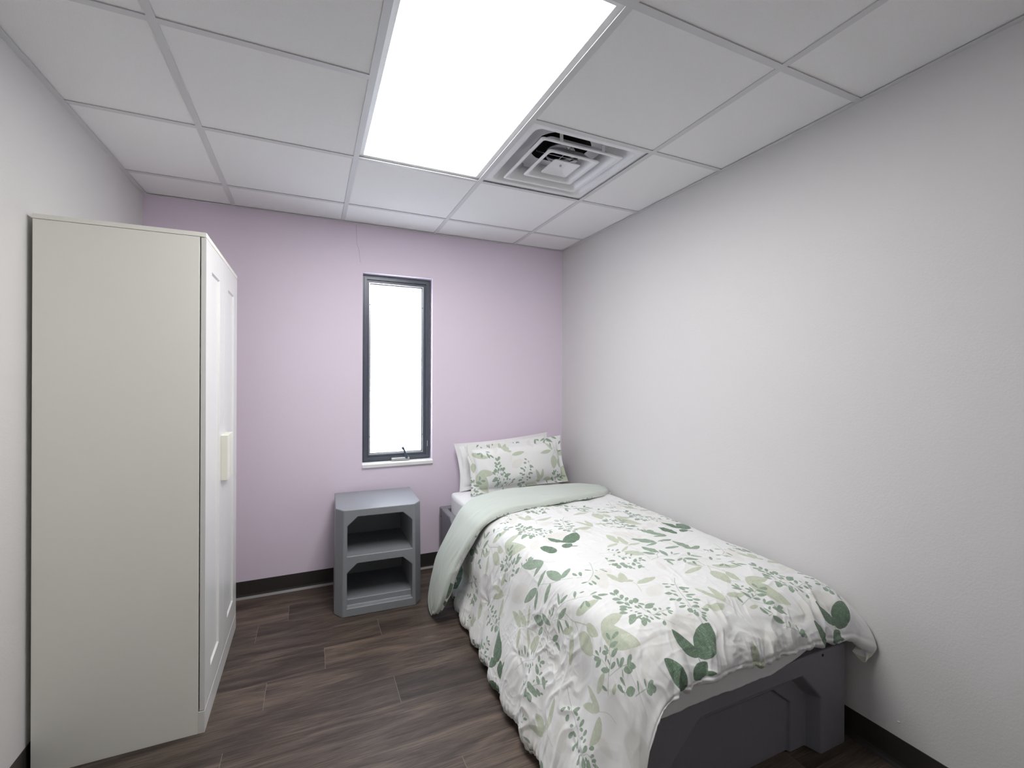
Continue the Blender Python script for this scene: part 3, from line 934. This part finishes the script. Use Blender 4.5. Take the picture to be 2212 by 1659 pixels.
STEMS = (
    'm 21 8459 -5381 8167 -5147 8027 -4861 7936 -4460 7771 -4033 7696 -3606 7693 -3387;m 21 8027 -4861 8266 -4835 8751 -4792;'
    'm 21 10338 -3363 10033 -3711 9756 -4252 9609 -4702 9501 -5006 9625 -5149 9639 -5370 9611 -5576;m 28 8554 -6594 8595 -6354 8632 -6159;'
    'm 21 5094 -4969 5687 -4818 6028 -4746 6128 -4616 6444 -4527;m 21 5717 -4824 5759 -4412 5623 -3966;m 21 5589 -4878 5981 -5111 6336 -5371;'
    'm 21 5680 -5570 5902 -5525;m 21 6089 -5928 6526 -6176 6626 -6227;s 25 8470 -2817 8774 -3034 8623 -3598;'
    's 22 10732 -5013 10831 -5190 11003 -5465 11054 -5807;t 21 7392 -1717 7214 -1581;t 22 7142 -1444 6836 -1081 6478 -660 6132 -7 5908 95;'
    't 21 6965 659 7048 420 7283 140;m 21 8259 -908 8123 -1285 7813 -1840 7422 -2080;'
    'm 21 4230 -1459 4779 -1268 5191 -1321 5612 -1452 6071 -1692 6339 -1951 6595 -2266 6899 -2595 7212 -2863;m 21 5429 -1445 5643 -1787 5757 -2101;'
    'm 21 4706 -1299 4838 -1147 4930 -967;m 21 4661 -1327 4812 -1539 4807 -1731;m 21 4932 -1002 5123 -899;m 21 6100 -1609 6513 -1597;'
    's 42 5979 -2042 5949 -2516 6074 -2919 6213 -3340;s 26 5949 -2516 5567 -2709;s 30 5977 -2672 5771 -2997 5608 -3149;'
    'm 21 2826 98 3245 -119 3482 -432 3762 -927;s 26 4184 645 4366 222 4483 -656 4249 -1362;m 21 9015 -985 8981 -1327 9265 -1634 9607 -2017 9907 -2530')
# the textile repeats every REP_A across; along the bed two half drops (HALF) make one full repeat, the branch of class t only in one of them
HALF = np.array([-0.008, 0.772])
REP_A, REP_B = np.array([0.632, -0.042]), HALF * 2
def build_repeat():
    n_s, n_t = 560, 1380
    inv_l = np.linalg.inv(np.stack([REP_A, REP_B], 1))
    F = {k: np.full((n_t, n_s), 0.03) for k in 'mdsf'}
    def window(x0, x1, y0, y1):
        c = np.array([[x0, y0], [x1, y0], [x0, y1], [x1, y1]]) @ inv_l.T
        i = np.arange(int(np.floor(c[:, 0].min() * n_s)), int(np.ceil(c[:, 0].max() * n_s)) + 1)
        j = np.arange(int(np.floor(c[:, 1].min() * n_t)), int(np.ceil(c[:, 1].max() * n_t)) + 1)
        S_, T_ = np.meshgrid(i / n_s, j / n_t)
        return i, j, S_ * REP_A[0] + T_ * REP_B[0], S_ * REP_A[1] + T_ * REP_B[1]
    def put(k, i, j, d):
        ix = np.ix_(j % n_t, i % n_s)
        F[k][ix] = np.minimum(F[k][ix], d)
    for row in LEAVES.split(';'):
        f = row.split()
        drops = (0, 1) if f[0] != 't' else (0,)
        k = 'm' if f[0] == 't' else f[0]
        x0, y0, x1, y1, w, cu = [float(q) for q in f[1:]]
        a, b = np.array([x0, y0]) / 1e4, np.array([x1, y1]) / 1e4
        w, cu = w / 100, cu / 100
        Ln = np.linalg.norm(b - a)
        e = (b - a) / Ln
        pad = w * Ln + 0.02
        i, j, X, Y = window(min(a[0], b[0]) - pad, max(a[0], b[0]) + pad, min(a[1], b[1]) - pad, max(a[1], b[1]) + pad)
        t = ((X - a[0]) * e[0] + (Y - a[1]) * e[1]) / Ln
        y = -(X - a[0]) * e[1] + (Y - a[1]) * e[0]
        tc = np.clip(t, 0, 1)
        pa, pb = (0.85, 0.55) if (k == 'm' and Ln < 0.035) else (0.62, 0.80)
        peak = (pa / (pa + pb))**pa * (pb / (pa + pb))**pb
        hw_ = 0.5 * w * Ln * tc**pa * (1 - tc)**pb / peak
        d = np.abs(y - cu * Ln * 4 * tc * (1 - tc)) - hw_
        over = np.abs(t - tc) * Ln
        d = np.where(over > 0, np.hypot(over, np.maximum(d, 0)), d * 0.92)
        for q in drops:
            put(k, i, j + q * n_t // 2, d)
    for row in STEMS.split(';'):
        f = row.split()
        drops = (0, 1) if f[0] != 't' else (0,)
        k, wd = ('m' if f[0] == 't' else f[0]), float(f[1]) / 1e4
        p = np.array([float(q) for q in f[2:]]).reshape(-1, 2) / 1e4
        ts = np.linspace(0, len(p) - 1, 6 * (len(p) - 1) + 1)
        p = hermite(np.arange(len(p)), p, ts) if len(p) > 2 else p
        for a, b in zip(p[:-1], p[1:]):
            pad = 0.012
            i, j, X, Y = window(min(a[0], b[0]) - pad, max(a[0], b[0]) + pad, min(a[1], b[1]) - pad, max(a[1], b[1]) + pad)
            ab = b - a
            t = np.clip(((X - a[0]) * ab[0] + (Y - a[1]) * ab[1]) / (ab @ ab + 1e-12), 0, 1)
            for q in drops:
                put(k, i, j + q * n_t // 2, np.hypot(X - a[0] - t * ab[0], Y - a[1] - t * ab[1]) - wd / 2)
    return F, inv_l
REPEAT, REP_INV = build_repeat()
def pattern(u, v):
    S_ = (u * REP_INV[0, 0] + v * REP_INV[0, 1]) % 1.0
    T_ = (u * REP_INV[1, 0] + v * REP_INV[1, 1]) % 1.0
    res = {}
    for k, name in (('d', 'dark'), ('m', 'mid'), ('s', 'sage'), ('f', 'faint')):
        G_ = REPEAT[k]
        nt_, ns_ = G_.shape
        x, y = S_ * ns_, T_ * nt_
        i, j = np.floor(x).astype(int), np.floor(y).astype(int)
        fx, fy = x - i, y - j
        i0, j0, i1, j1 = i % ns_, j % nt_, (i + 1) % ns_, (j + 1) % nt_
        res[name] = (G_[j0, i0] * (1 - fx) + G_[j0, i1] * fx) * (1 - fy) + (G_[j1, i0] * (1 - fx) + G_[j1, i1] * fx) * fy
    return res
#PATTERN_END

def print_mat():
    m = bpy.data.materials.new('white_cotton_with_green_leaf_print')
    m.use_nodes = True
    nt = m.node_tree
    N, L = nt.nodes, nt.links
    b = N['Principled BSDF']
    b.inputs['Roughness'].default_value = 0.7
    b.inputs['Specular IOR Level'].default_value = 0.22
    b.inputs['Sheen Weight'].default_value = 0.15
    fab = N.new('ShaderNodeAttribute'); fab.attribute_name = 'fabric'
    def noise(scale, detail, sx=1, sy=1):
        mp = N.new('ShaderNodeMapping')
        mp.inputs['Scale'].default_value = (sx, sy, 1)
        L.new(fab.outputs['Vector'], mp.inputs['Vector'])
        n = N.new('ShaderNodeTexNoise')
        n.inputs['Scale'].default_value = scale
        n.inputs['Detail'].default_value = detail
        L.new(mp.outputs['Vector'], n.inputs['Vector'])
        return n.outputs['Fac']
    warp, weft = noise(60, 3, 1, 14), noise(60, 3, 14, 1)
    blotch = noise(28, 3)
    ad = N.new('ShaderNodeMath'); ad.operation = 'MULTIPLY'
    L.new(warp, ad.inputs[0]); L.new(weft, ad.inputs[1])
    hatch = ad.outputs[0]
    cur = None
    col = (0.755, 0.765, 0.76, 1)
    layers = [('faint', (0.70, 0.70, 0.665), (0.74, 0.735, 0.71), 0.003),
              ('sage', (0.46, 0.515, 0.40), (0.60, 0.63, 0.52), 0.0008),
              ('mid', (0.215, 0.30, 0.225), (0.40, 0.475, 0.385), 0.0006),
              ('dark', (0.108, 0.175, 0.118), (0.36, 0.45, 0.35), 0.0007)]
    for name, c0, c1, soft in layers:
        at = N.new('ShaderNodeAttribute'); at.attribute_name = name
        mr = N.new('ShaderNodeMapRange')
        mr.inputs['From Min'].default_value = soft
        mr.inputs['From Max'].default_value = -soft
        L.new(at.outputs['Fac'], mr.inputs['Value'])
        cm = N.new('ShaderNodeMix'); cm.data_type = 'RGBA'
        hr = N.new('ShaderNodeMapRange')
        hr.inputs['From Min'].default_value = 0.20 if name != 'dark' else 0.24
        hr.inputs['From Max'].default_value = 0.36 if name != 'dark' else 0.44
        L.new(hatch, hr.inputs['Value'])
        L.new(hr.outputs['Result'], cm.inputs['Factor'])
        cm.inputs['A'].default_value = (*c0, 1)
        cm.inputs['B'].default_value = (*c1, 1)
        mx = N.new('ShaderNodeMix'); mx.data_type = 'RGBA'
        L.new(mr.outputs['Result'], mx.inputs['Factor'])
        if cur is None: mx.inputs['A'].default_value = col
        else: L.new(cur, mx.inputs['A'])
        L.new(cm.outputs['Result'], mx.inputs['B'])
        cur = mx.outputs['Result']
    L.new(cur, b.inputs['Base Color'])
    bp = N.new('ShaderNodeBump')
    bp.inputs['Strength'].default_value = 0.12
    bp.inputs['Distance'].default_value = 0.001
    L.new(noise(700, 2), bp.inputs['Height'])
    L.new(bp.outputs['Normal'], b.inputs['Normal'])
    return m
M['print'] = print_mat()

# ------------------------------------------------------------------ mattress in its sheet
MX0, MX1, MY0, MY1, MZ0, MZ1 = 0.692, 1.552, BY0 + 0.016, 1.438, 0.3715, 0.548
# rounded slab with soft undulation, built as a dense closed box
bm = bmesh.new()
bmesh.ops.create_cube(bm, size=1.0)
bmesh.ops.subdivide_edges(bm, edges=bm.edges, cuts=26, use_grid_fill=True)
for v in bm.verts:
    x, y, z = v.co * 2                       # -1..1
    px = (MX0 + MX1) / 2 + x * (MX1 - MX0) / 2
    py = (MY0 + MY1) / 2 + y * (MY1 - MY0) / 2
    pz = (MZ0 + MZ1) / 2 + z * (MZ1 - MZ0) / 2
    # round the edges
    r = 0.035
    cxl, cyl, czl = min(max(px, MX0 + r), MX1 - r), min(max(py, MY0 + r), MY1 - r), min(max(pz, MZ0 + r), MZ1 - r)
    d = Vector((px - cxl, py - cyl, pz - czl))
    if d.length > 1e-6:
        k = r / d.length
        if d.length > r: px, py, pz = cxl + d.x * k, cyl + d.y * k, czl + d.z * k
    # the sheet bellies out a little over the foot of the frame, unevenly
    if y < -0.8:
        f = (-y - 0.8) / 0.2 * max(0.0, 1 - z * z)
        py -= 0.020 * f
    if z > 0:
        pz -= 0.038 * max(0.0, min(1.0, (MY0 + 0.13 - py) / 0.13))**2
    v.co = (px, py, pz)
# make the mesh rows follow real distances: slide via smooth shading only
mt = obj('mattress', bm, M['sheet'], None, True)
tag(mt, 'mattress in a white fitted sheet lying on the bed frame', 'mattress')
md = mt.modifiers.new('sub', 'SUBSURF'); md.levels = 1; md.render_levels = 1

# loose edge of the sheet lying over the top of the foot panel
xs = np.linspace(0.690, 1.470, 260)
f_ = smooth01(xs, 1.18, 1.47)
zb_ = 0.352 + 0.006 * (xs - 0.655) + 0.050 * f_ + 0.004 * gnoise(xs * 9, xs * 0 + .5, 91) + 0.0015 * gnoise(xs * 40, xs * 0 + 2.5, 92)
prof_t = np.linspace(0, 1, 26)
G3 = np.zeros((26, 260, 3))
for k, t_ in enumerate(prof_t):
    z_ = 0.440 + (zb_ - 0.440) * t_
    y_ = BY0 - 0.002 - 0.0035 * np.sin(PI * np.minimum(1, t_ * 1.1)) + 0.004 * (1 - t_)
    y_ = y_ + 0.0022 * gnoise(xs * 14 + t_, xs * 0 + t_ * 1.5, 93) * t_
    G3[k] = np.stack([xs, np.minimum(y_, BY0 - 0.0025), z_], 1)
so = grid_mesh('sheet_overhang', G3 - np.array(mt.location), M['sheet'], mt)
sm_ = so.modifiers.new('thick', 'SOLIDIFY'); sm_.thickness = 0.0012; sm_.offset = 1

# ------------------------------------------------------------------ comforter
cf = empty('comforter', (1.1, 0.2, 0.55), 'white comforter with green leaf print and sage lining turned back, spread over the bed', 'comforter')
inv_c = -np.array(cf.location)

# columns run from the wall side across the top and down the left side; rows from head to foot
def crow(Y, zc, top, hem_x, hem_y=None, side_y=None, z_hem=0.045):
    """one cross-section: Y of the top, zc crest by the wall, hem position on the left"""
    hy = Y if hem_y is None else hem_y
    pts = [(1.635, Y, zc - 0.085), (1.632, Y, zc - 0.02), (1.600, Y, zc + 0.014), (1.50, Y, top - 0.008), (1.32, Y, top), (1.10, Y, top + 0.004), (0.88, Y, top),
           (0.755, Y, top - 0.012)]
    k = lambda t: Y + (hy - Y) * t
    pts += [(0.672, k(.08), top - 0.055), (0.632, k(.22), 0.45), (0.606, k(.45), 0.335), (hem_x + 0.045, k(.7), 0.20), (hem_x + 0.012, k(.9), 0.10),
            (hem_x, k(1), z_hem), (hem_x + 0.012, k(1), z_hem - 0.024), (hem_x + 0.05, k(1), z_hem - 0.012)]
    return pts
net = [
    crow(0.900, 0.560, 0.592, 0.590, 1.03),
    crow(0.760, 0.565, 0.594, 0.575, 0.92),
    crow(0.560, 0.560, 0.600, 0.545, 0.62),
    crow(0.330, 0.558, 0.602, 0.530, 0.33),
    crow(0.100, 0.552, 0.602, 0.505, 0.08),
    crow(-0.120, 0.550, 0.600, 0.500, -0.13),
    crow(-0.300, 0.548, 0.598, 0.505, -0.31),
    crow(-0.440, 0.542, 0.590, 0.510, -0.45),
]
# foot end: the cloth rolls over the end of the mattress; the left corner hangs lower
foot = [
    #   wall side                                  across the top ...                                                                      left drape
    [(1.632, -.535, .46), (1.640, -.545, .505), (1.602, -.540, .545), (1.50, -.535, .566), (1.32, -.530, .572), (1.10, -.530, .574), (.88, -.530, .572), (.755, -.53, .56),
     (.672, -.53, .515), (.634, -.535, .43), (.606, -.54, .32), (.560, -.545, .195), (.527, -.55, .10), (.515, -.55, .045), (.527, -.55, .021), (.565, -.55, .033)],
    [(1.634, -.600, .42), (1.643, -.612, .470), (1.602, -.606, .507), (1.50, -.600, .524), (1.32, -.598, .532), (1.10, -.598, .534), (.88, -.598, .532), (.755, -.597, .520),
     (.678, -.592, .474), (.638, -.588, .40), (.610, -.590, .30), (.566, -.595, .185), (.540, -.60, .095), (.530, -.60, .045), (.542, -.60, .021), (.575, -.60, .033)],
    [(1.630, -.640, .36), (1.644, -.656, .425), (1.600, -.638, .455), (1.50, -.634, .468), (1.32, -.636, .478), (1.10, -.638, .482), (.88, -.638, .484), (.755, -.636, .474),
     (.690, -.632, .434), (.648, -.628, .365), (.620, -.630, .275), (.582, -.635, .175), (.558, -.64, .095), (.549, -.64, .046), (.561, -.635, .022), (.591, -.63, .033)],
    [(1.622, -.650, .318), (1.640, -.672, .372), (1.590, -.645, .402), (1.50, -.642, .418), (1.32, -.644, .430), (1.10, -.646, .440), (.88, -.646, .452), (.762, -.646, .446),
     (.692, -.650, .408), (.656, -.650, .340), (.632, -.655, .255), (.600, -.662, .165), (.578, -.668, .095), (.570, -.670, .050), (.580, -.660, .024), (.606, -.65, .033)],
    [(1.618, -.640, .312), (1.630, -.655, .352), (1.585, -.630, .390), (1.50, -.626, .406), (1.32, -.627, .418), (1.10, -.629, .428), (.88, -.629, .440), (.768, -.628, .434),
     (.706, -.630, .398), (.672, -.628, .335), (.650, -.632, .255), (.620, -.638, .17), (.598, -.645, .10), (.590, -.648, .056), (.596, -.640, .034), (.616, -.635, .04)],
    [(1.612, -.612, .335), (1.622, -.618, .365), (1.580, -.610, .404), (1.50, -.608, .420), (1.32, -.608, .432), (1.10, -.610, .442), (.88, -.610, .452), (.778, -.609, .446),
     (.722, -.607, .410), (.692, -.605, .345), (.672, -.606, .27), (.645, -.61, .19), (.626, -.615, .12), (.616, -.618, .08), (.619, -.612, .06), (.636, -.61, .06)],
]
net = np.array(net + foot, float)
STEP = 0.0023
G, qa, qb, ta, tb = loft_net(net, STEP)
s_across, s_along = arc(G, 1), arc(G, 0)
# fabric coordinates: u grows to the right like X on top, v grows towards the head like Y
ja = np.searchsorted(qa, ta[5])
jb = np.searchsorted(qb, tb[4])
u = 1.10 - (s_across - s_across[:, ja:ja + 1])
v = 0.100 - (s_along - s_along[jb:jb + 1, :])
QA, QB = np.meshgrid(qa, qb)
hemL = ta[13] - QA                    # distance to the left hem
hemF = tb[-3] - QB                    # distance to the foot hem
side = smooth01(QA, ta[7], ta[10])     # 0 on top, 1 on the hanging side
footm = smooth01(QB, tb[7], tb[9])
wallm = 1 - smooth01(QA, ta[1], ta[3])
edge = 1 - np.minimum(1, np.maximum(smooth01(QA, ta[0], ta[0] + .03) , 0))
h = np.zeros_like(QA)
h += (1 - side) * (0.0065 * gnoise(u * 4.2, v * 4.0, 1) + 0.0032 * gnoise(u * 9 + v * 2, v * 8, 2))
# quilting tucks on top: soft pillows between sparse stitched points
h += (1 - side) * 0.0022 * (crease(u * 6.5 + 0.4 * gnoise(u * 5, v * 5, 7), v * 3.2, 4) - 0.5)
h += (1 - side) * 0.0011 * (crease(u * 9, v * 22 + 2 * gnoise(u * 4, v * 4, 17), 14) - 0.5)
# hanging side: vertical folds growing towards the hem, creased between
fold = np.sin(2 * PI * (v / 0.165 + 0.35 * gnoise(v * 3, u * 2, 5)))
h += side * (0.0095 * fold * smooth01(-hemL, -0.50, -0.05) + 0.009 * gnoise(v * 5.5, u * 3.2, 3))
h += side * 0.0026 * (crease(v * 9 + 0.5 * gnoise(u * 5, v * 5, 9), u * 2.2, 6) - 0.45)
h += side * 0.0012 * (crease(v * 24 + 0.7 * gnoise(u * 9, v * 9, 19), u * 9, 16) - 0.45) * smooth01(gnoise(u * 4, v * 4, 61), -0.2, 0.3)
# foot end: gathered folds running over the edge
h += footm * (1 - side) * (0.0105 * (crease(u * 11 + 0.5 * gnoise(u * 6, v * 6, 11), v * 4.0, 8) - 0.45) + 0.0060 * gnoise(u * 7.5, v * 4, 12)
                           + 0.0022 * (crease(u * 26 + gnoise(u * 9, v * 9, 29), v * 9, 18) - 0.4))
patch = smooth01(gnoise(u * 2.6, v * 2.6, 62), -0.35, 0.35)
wu, wv = u + 0.03 * gnoise(u * 8, v * 8, 63), v + 0.03 * gnoise(u * 8, v * 8, 64)
h += 0.0028 * patch * (crease(wu * 7, wv * 17, 65) - 0.35) * (1 - side)
h += 0.0023 * (1 - patch) * (crease(wu * 15 + wv * 6, wv * 9 - wu * 5, 66) - 0.35) * (1 - side)
h += 0.0048 * patch * (crease(wv * 15 + wu * 5, wu * 9, 67) - 0.35) * side
h += 0.0014 * (crease(wu * 30, wv * 34, 68) - 0.35) * (0.5 + 0.5 * side) * smooth01(gnoise(u * 3.5, v * 3.5, 69), -0.1, 0.5)
h -= 0.0035 * np.exp(-((hemF - 0.014) / 0.0045)**2) * (1 - side)
# seam puckers close to the hems
pk = np.exp(-np.maximum(hemL, 0) / 0.035) * (hemL > -0.05)
h += side * pk * 0.0028 * np.sin(2 * PI * (v / 0.026 + 0.8 * gnoise(v * 14, u * 6, 21)))
pk2 = np.exp(-np.maximum(hemF, 0) / 0.03) * (1 - side)
h += pk2 * (0.0011 * np.sin(2 * PI * (u / 0.034 + 1.6 * gnoise(u * 9, v * 6, 22))) + 0.0030 * gnoise(u * 19, v * 12, 23))
# stitched dimples
for (du_, dv_) in ((0.33, 0.02), (0.30, -0.42), (0.34, 0.46)):
    rr = np.hypot(u - du_, v - dv_)
    ang = np.arctan2(v - dv_, u - du_)
    h += -0.006 * np.exp(-(rr / 0.020)**2) + 0.0022 * np.exp(-rr / 0.06) * np.sin(7 * ang + 3 * gnoise(u * 8, v * 8, 31)) * smooth01(rr, 0.004, 0.03)
n = normals(G)
if n[len(qb) // 2, ja, 2] < 0: n = -n
h *= 1 - 0.75 * wallm
D = G + n * h[..., None]
# scalloped hem lines
D[..., 2] += (1 - side) * np.exp(-np.maximum(hemF, 0) / 0.05) * (0.012 * gnoise(u * 7.0, u * 0 + 3.3, 41) + 0.005 * gnoise(u * 16.0, u * 0 + 5.3, 43))
D[..., 2] += side * np.exp(-np.maximum(hemL, 0) / 0.08) * 0.010 * (gnoise(v * 6.0, v * 0 + 1.3, 42) + 0.6)
D[..., 0] = np.where((side > 0.5) & (D[..., 2] < 0.43) & (D[..., 1] > -0.56), np.minimum(D[..., 0], 0.636), D[..., 0])
D[..., 0] = np.minimum(D[..., 0], XR - 0.004)
D[..., 2] = np.maximum(D[..., 2], 0.006)
np_cover = D
pat = pattern(u, v)
grid_mesh('printed_cover', D + inv_c, M['print'], cf, pat, np.stack([u, v], -1))

# turned-back band showing the sage lining, with the printed hem along its lap
stn = [(1.634, .556, 1.030, .880), (1.615, .584, 1.025, .850), (1.555, .602, 1.020, .795), (1.40, .616, 1.025, .728), (1.20, .622, 1.038, .682), (1.0, .622, 1.040, .654), (.82, .617, 1.015, .634),
       (.71, .601, .990, .626), (.640, .560, .972, .626), (.584, .485, .970, .640), (.526, .375, .982, .665), (.483, .26, .992, .688), (.455, .14, .998, .722), (.442, .075, .990, .765), (.437, .035, .970, .825), (.435, .008, .920, .885)]
S = np.array(stn)
pathp = S[:, :2]
tg = np.gradient(pathp, axis=0)
nrm = np.stack([-tg[:, 1], tg[:, 0]], 1)
nrm /= np.linalg.norm(nrm, axis=1, keepdims=True)
nrm *= np.where((nrm[:, 1:] + 0 * nrm[:, :1]) + (-nrm[:, :1]) * 0.8 > 0, 1, -1)
rows_b = []
# (which edge, Y offset, height off the path on top, the same on the hanging flap)
for f, off, off2 in (((1, -.045), -.040, -.040), ((1, -.012), -.030, -.030), ((1, 0), -.014, -.014), ((1, -.010), .004, .004), ((1, -.035), .014, .014), ((.5, 0), .017, .017), ((0, .040), .013, .014),
                     ((0, .008), .003, .010), ((0, .001), -.009, -.001), ((0, .001), -.015, -.012), ((0, .008), -.021, -.024), ((0, .022), -.026, -.034)):
    Yv = S[:, 3] + (S[:, 2] - S[:, 3]) * f[0] + f[1]
    tp = np.ones(len(S)); tp[-4:] = (.9, .7, .45, .12)
    o_ = off + (off2 - off) * np.interp(np.arange(len(S)), [0, 7, 10, 15], [0, 0, 1, 1])
    rows_b.append(np.stack([pathp[:, 0] + nrm[:, 0] * o_ * tp, Yv, pathp[:, 1] + nrm[:, 1] * o_ * tp], 1))
net2 = np.array(rows_b)
G2, qa2, qb2, ta2, tb2 = loft_net(net2, 0.0034)
ua, va = arc(G2, 1), arc(G2, 0)
n2 = normals(G2)
if n2[len(qb2) // 2, len(qa2) // 4, 2] < 0: n2 = -n2
QA2, QB2 = np.meshgrid(qa2, qb2)
side2 = smooth01(QA2, ta2[7], ta2[10])
h2 = 0.0035 * gnoise(ua * 6, va * 7, 51) + side2 * 0.0035 * (crease(ua * 2.2 + va * 1.0, va * 16 + 0.8 * gnoise(ua * 5, va * 5, 53), 52) - 0.4)
h2 += (1 - side2) * 0.0026 * (crease(ua * 3.0, va * 13 + ua * 2, 54) - 0.4)
hem2 = np.abs(QB2 - tb2[8])
h2 += np.exp(-hem2 / 0.02) * (0.0008 * np.sin(2 * PI * (ua / 0.027 + 1.8 * gnoise(ua * 9, va * 3, 55))) + 0.0022 * gnoise(ua * 21, va * 8, 56)) * (0.35 + side2)
h2 *= smooth01(QA2, 0, 0.10) * 0.9 + 0.1
D2 = G2 + n2 * h2[..., None]
D2[..., 0] = np.minimum(D2[..., 0], XR - 0.004)
D2[..., 2] = np.maximum(D2[..., 2], 0.006)
cut = int(np.searchsorted(qb2, tb2[8]))
grid_mesh('turned_back_lining', D2[:cut + 1] + inv_c, M['sage'], cf)['label'] = 'plain sage green lining turned back at the head end'
uu2, vv2 = 1.6 - ua + 0.13, 0.62 + va
pat2 = pattern(uu2[cut:], vv2[cut:])
grid_mesh('printed_hem', D2[cut:] + inv_c, M['print'], cf, pat2, np.stack([uu2, vv2], -1)[cut:])
# bottom closing hem of the hanging flap
def tube_along(name, pts, r, m, parent, nseg=10):
    bm = bmesh.new()
    prev = None
    for i, p in enumerate(pts):
        p = Vector(p)
        d = (Vector(pts[min(i + 1, len(pts) - 1)]) - Vector(pts[max(i - 1, 0)])).normalized()
        a = d.orthogonal().normalized()
        if prev is not None:
            a = (prev[1] - d * prev[1].dot(d)).normalized()
        b = d.cross(a)
        ring = [bm.verts.new(p + (a * math.cos(2 * PI * k / nseg) + b * math.sin(2 * PI * k / nseg)) * (r if not callable(r) else r(i / (len(pts) - 1)))) for k in range(nseg)]
        if prev:
            for k in range(nseg):
                bm.faces.new((prev[0][k], prev[0][(k + 1) % nseg], ring[(k + 1) % nseg], ring[k]))
        else:
            bm.faces.new(ring[::-1])
        prev = (ring, a)
    bm.faces.new(prev[0])
    return obj(name, bm, m, parent, True)

# ------------------------------------------------------------------ pillows
def pillow_mesh(w, h, t, flange, seed, step=0.005, corner=0.05):
    """two-sided pillow, local x across, z up, y towards the back; returns front and back grids"""
    nx, nz = int(w / step), int(h / step)
    a, c = np.meshgrid(np.linspace(-1, 1, nx), np.linspace(-1, 1, nz))
    ax, cz = a * w / 2, c * h / 2
    # distance inside the stuffed field
    fx, fz = (w / 2 - flange), (h / 2 - flange)
    ex, ez = np.clip(1 - np.abs(ax / fx)**2.6, 0, 1), np.clip(1 - np.abs(cz / fz)**2.6, 0, 1)
    prof = (ex * ez)**0.42
    infl = np.abs(ax) > fx
    # edges draw in between the corners
    pull = 0.055
    x = ax * (1 - pull * (1 - c**2) * np.abs(a)**3)
    z = cz * (1 - pull * 1.3 * (1 - a**2) * np.abs(c)**3)
    wr = 0.009 * gnoise(x * 6, z * 6, seed) + 0.0065 * (crease(x * 7 + 0.4 * gnoise(x * 5, z * 5, seed + 1), z * 7, seed + 2) - .4) * (0.3 + 0.7 * (a**2 + c**2) / 2)
    edge_rip = np.exp(-np.minimum(w / 2 - np.abs(ax), h / 2 - np.abs(cz)) / 0.025) * (0.006 * gnoise(x * 11, z * 11, seed + 3) + 0.012 * gnoise(x * 3.5, z * 3.5, seed + 5))
    front = np.stack([x, -(t / 2 * prof + wr * np.minimum(1, prof * 3) + 0.002) + edge_rip, z], -1)
    back = np.stack([x, t / 2 * prof + wr * np.minimum(1, prof * 2) * 0.5 + 0.002 + edge_rip, z], -1)
    return front, back, x, z

def place(G, M_):
    R3 = np.array(M_.to_3x3())
    return G @ R3.T + np.array(M_.translation)

def make_pillow(name, label, w, h, t, flange, seed, Mt, m, printed=None, bend=None):
    fr, bk, x, z = pillow_mesh(w, h, t, flange, seed)
    full = np.concatenate([fr, bk[::-1]], 0)         # front rows up, then back rows down: one closed skin
    uvx = np.concatenate([x, x[::-1]], 0)
    uvz = np.concatenate([z, z[::-1]], 0)
    if bend is not None:
        full = bend(full)
    at = uv = None
    if printed:
        U, V = uvx + printed[0], uvz + printed[1]
        at, uv = pattern(U, V), np.stack([U, V], -1)
    # side seams: collapse both skins at the left and right border
    o = grid_mesh(name, full, m, None, at, uv)
    o.matrix_world = Mt
    tag(o, label, 'pillow')
    bm = bmesh.new(); bm.from_mesh(o.data)
    bmesh.ops.remove_doubles(bm, verts=bm.verts, dist=0.0001)
    nr, nc = full.shape[:2]
    bm.free()
    return o
def bend_back(amount):
    def f(G):
        G = G.copy()
        G[..., 1] += amount * (G[..., 0] / 0.36)**2 * 0.02
        return G
    return f
Mp = Matrix.Translation((1.118, 1.435, 0.732)) @ Matrix.Rotation(math.radians(-3.8), 4, 'Y') @ Matrix.Rotation(math.radians(-14), 4, 'X')
make_pillow('pillow', 'plain white pillow against the wall, mostly hidden behind the leaf print pillow', 0.75, 0.335, 0.10, 0.03, 71, Mp, M['pillow'])
Ms = Matrix.Translation((1.142, 1.270, 0.732)) @ Matrix.Rotation(math.radians(-2.6), 4, 'Y') @ Matrix.Rotation(math.radians(-16), 4, 'X')
make_pillow('pillow', 'leaf print pillow standing at the head of the bed in front of the plain one', 0.745, 0.338, 0.175, 0.040, 81, Ms, M['print'], (0.31, 0.44))
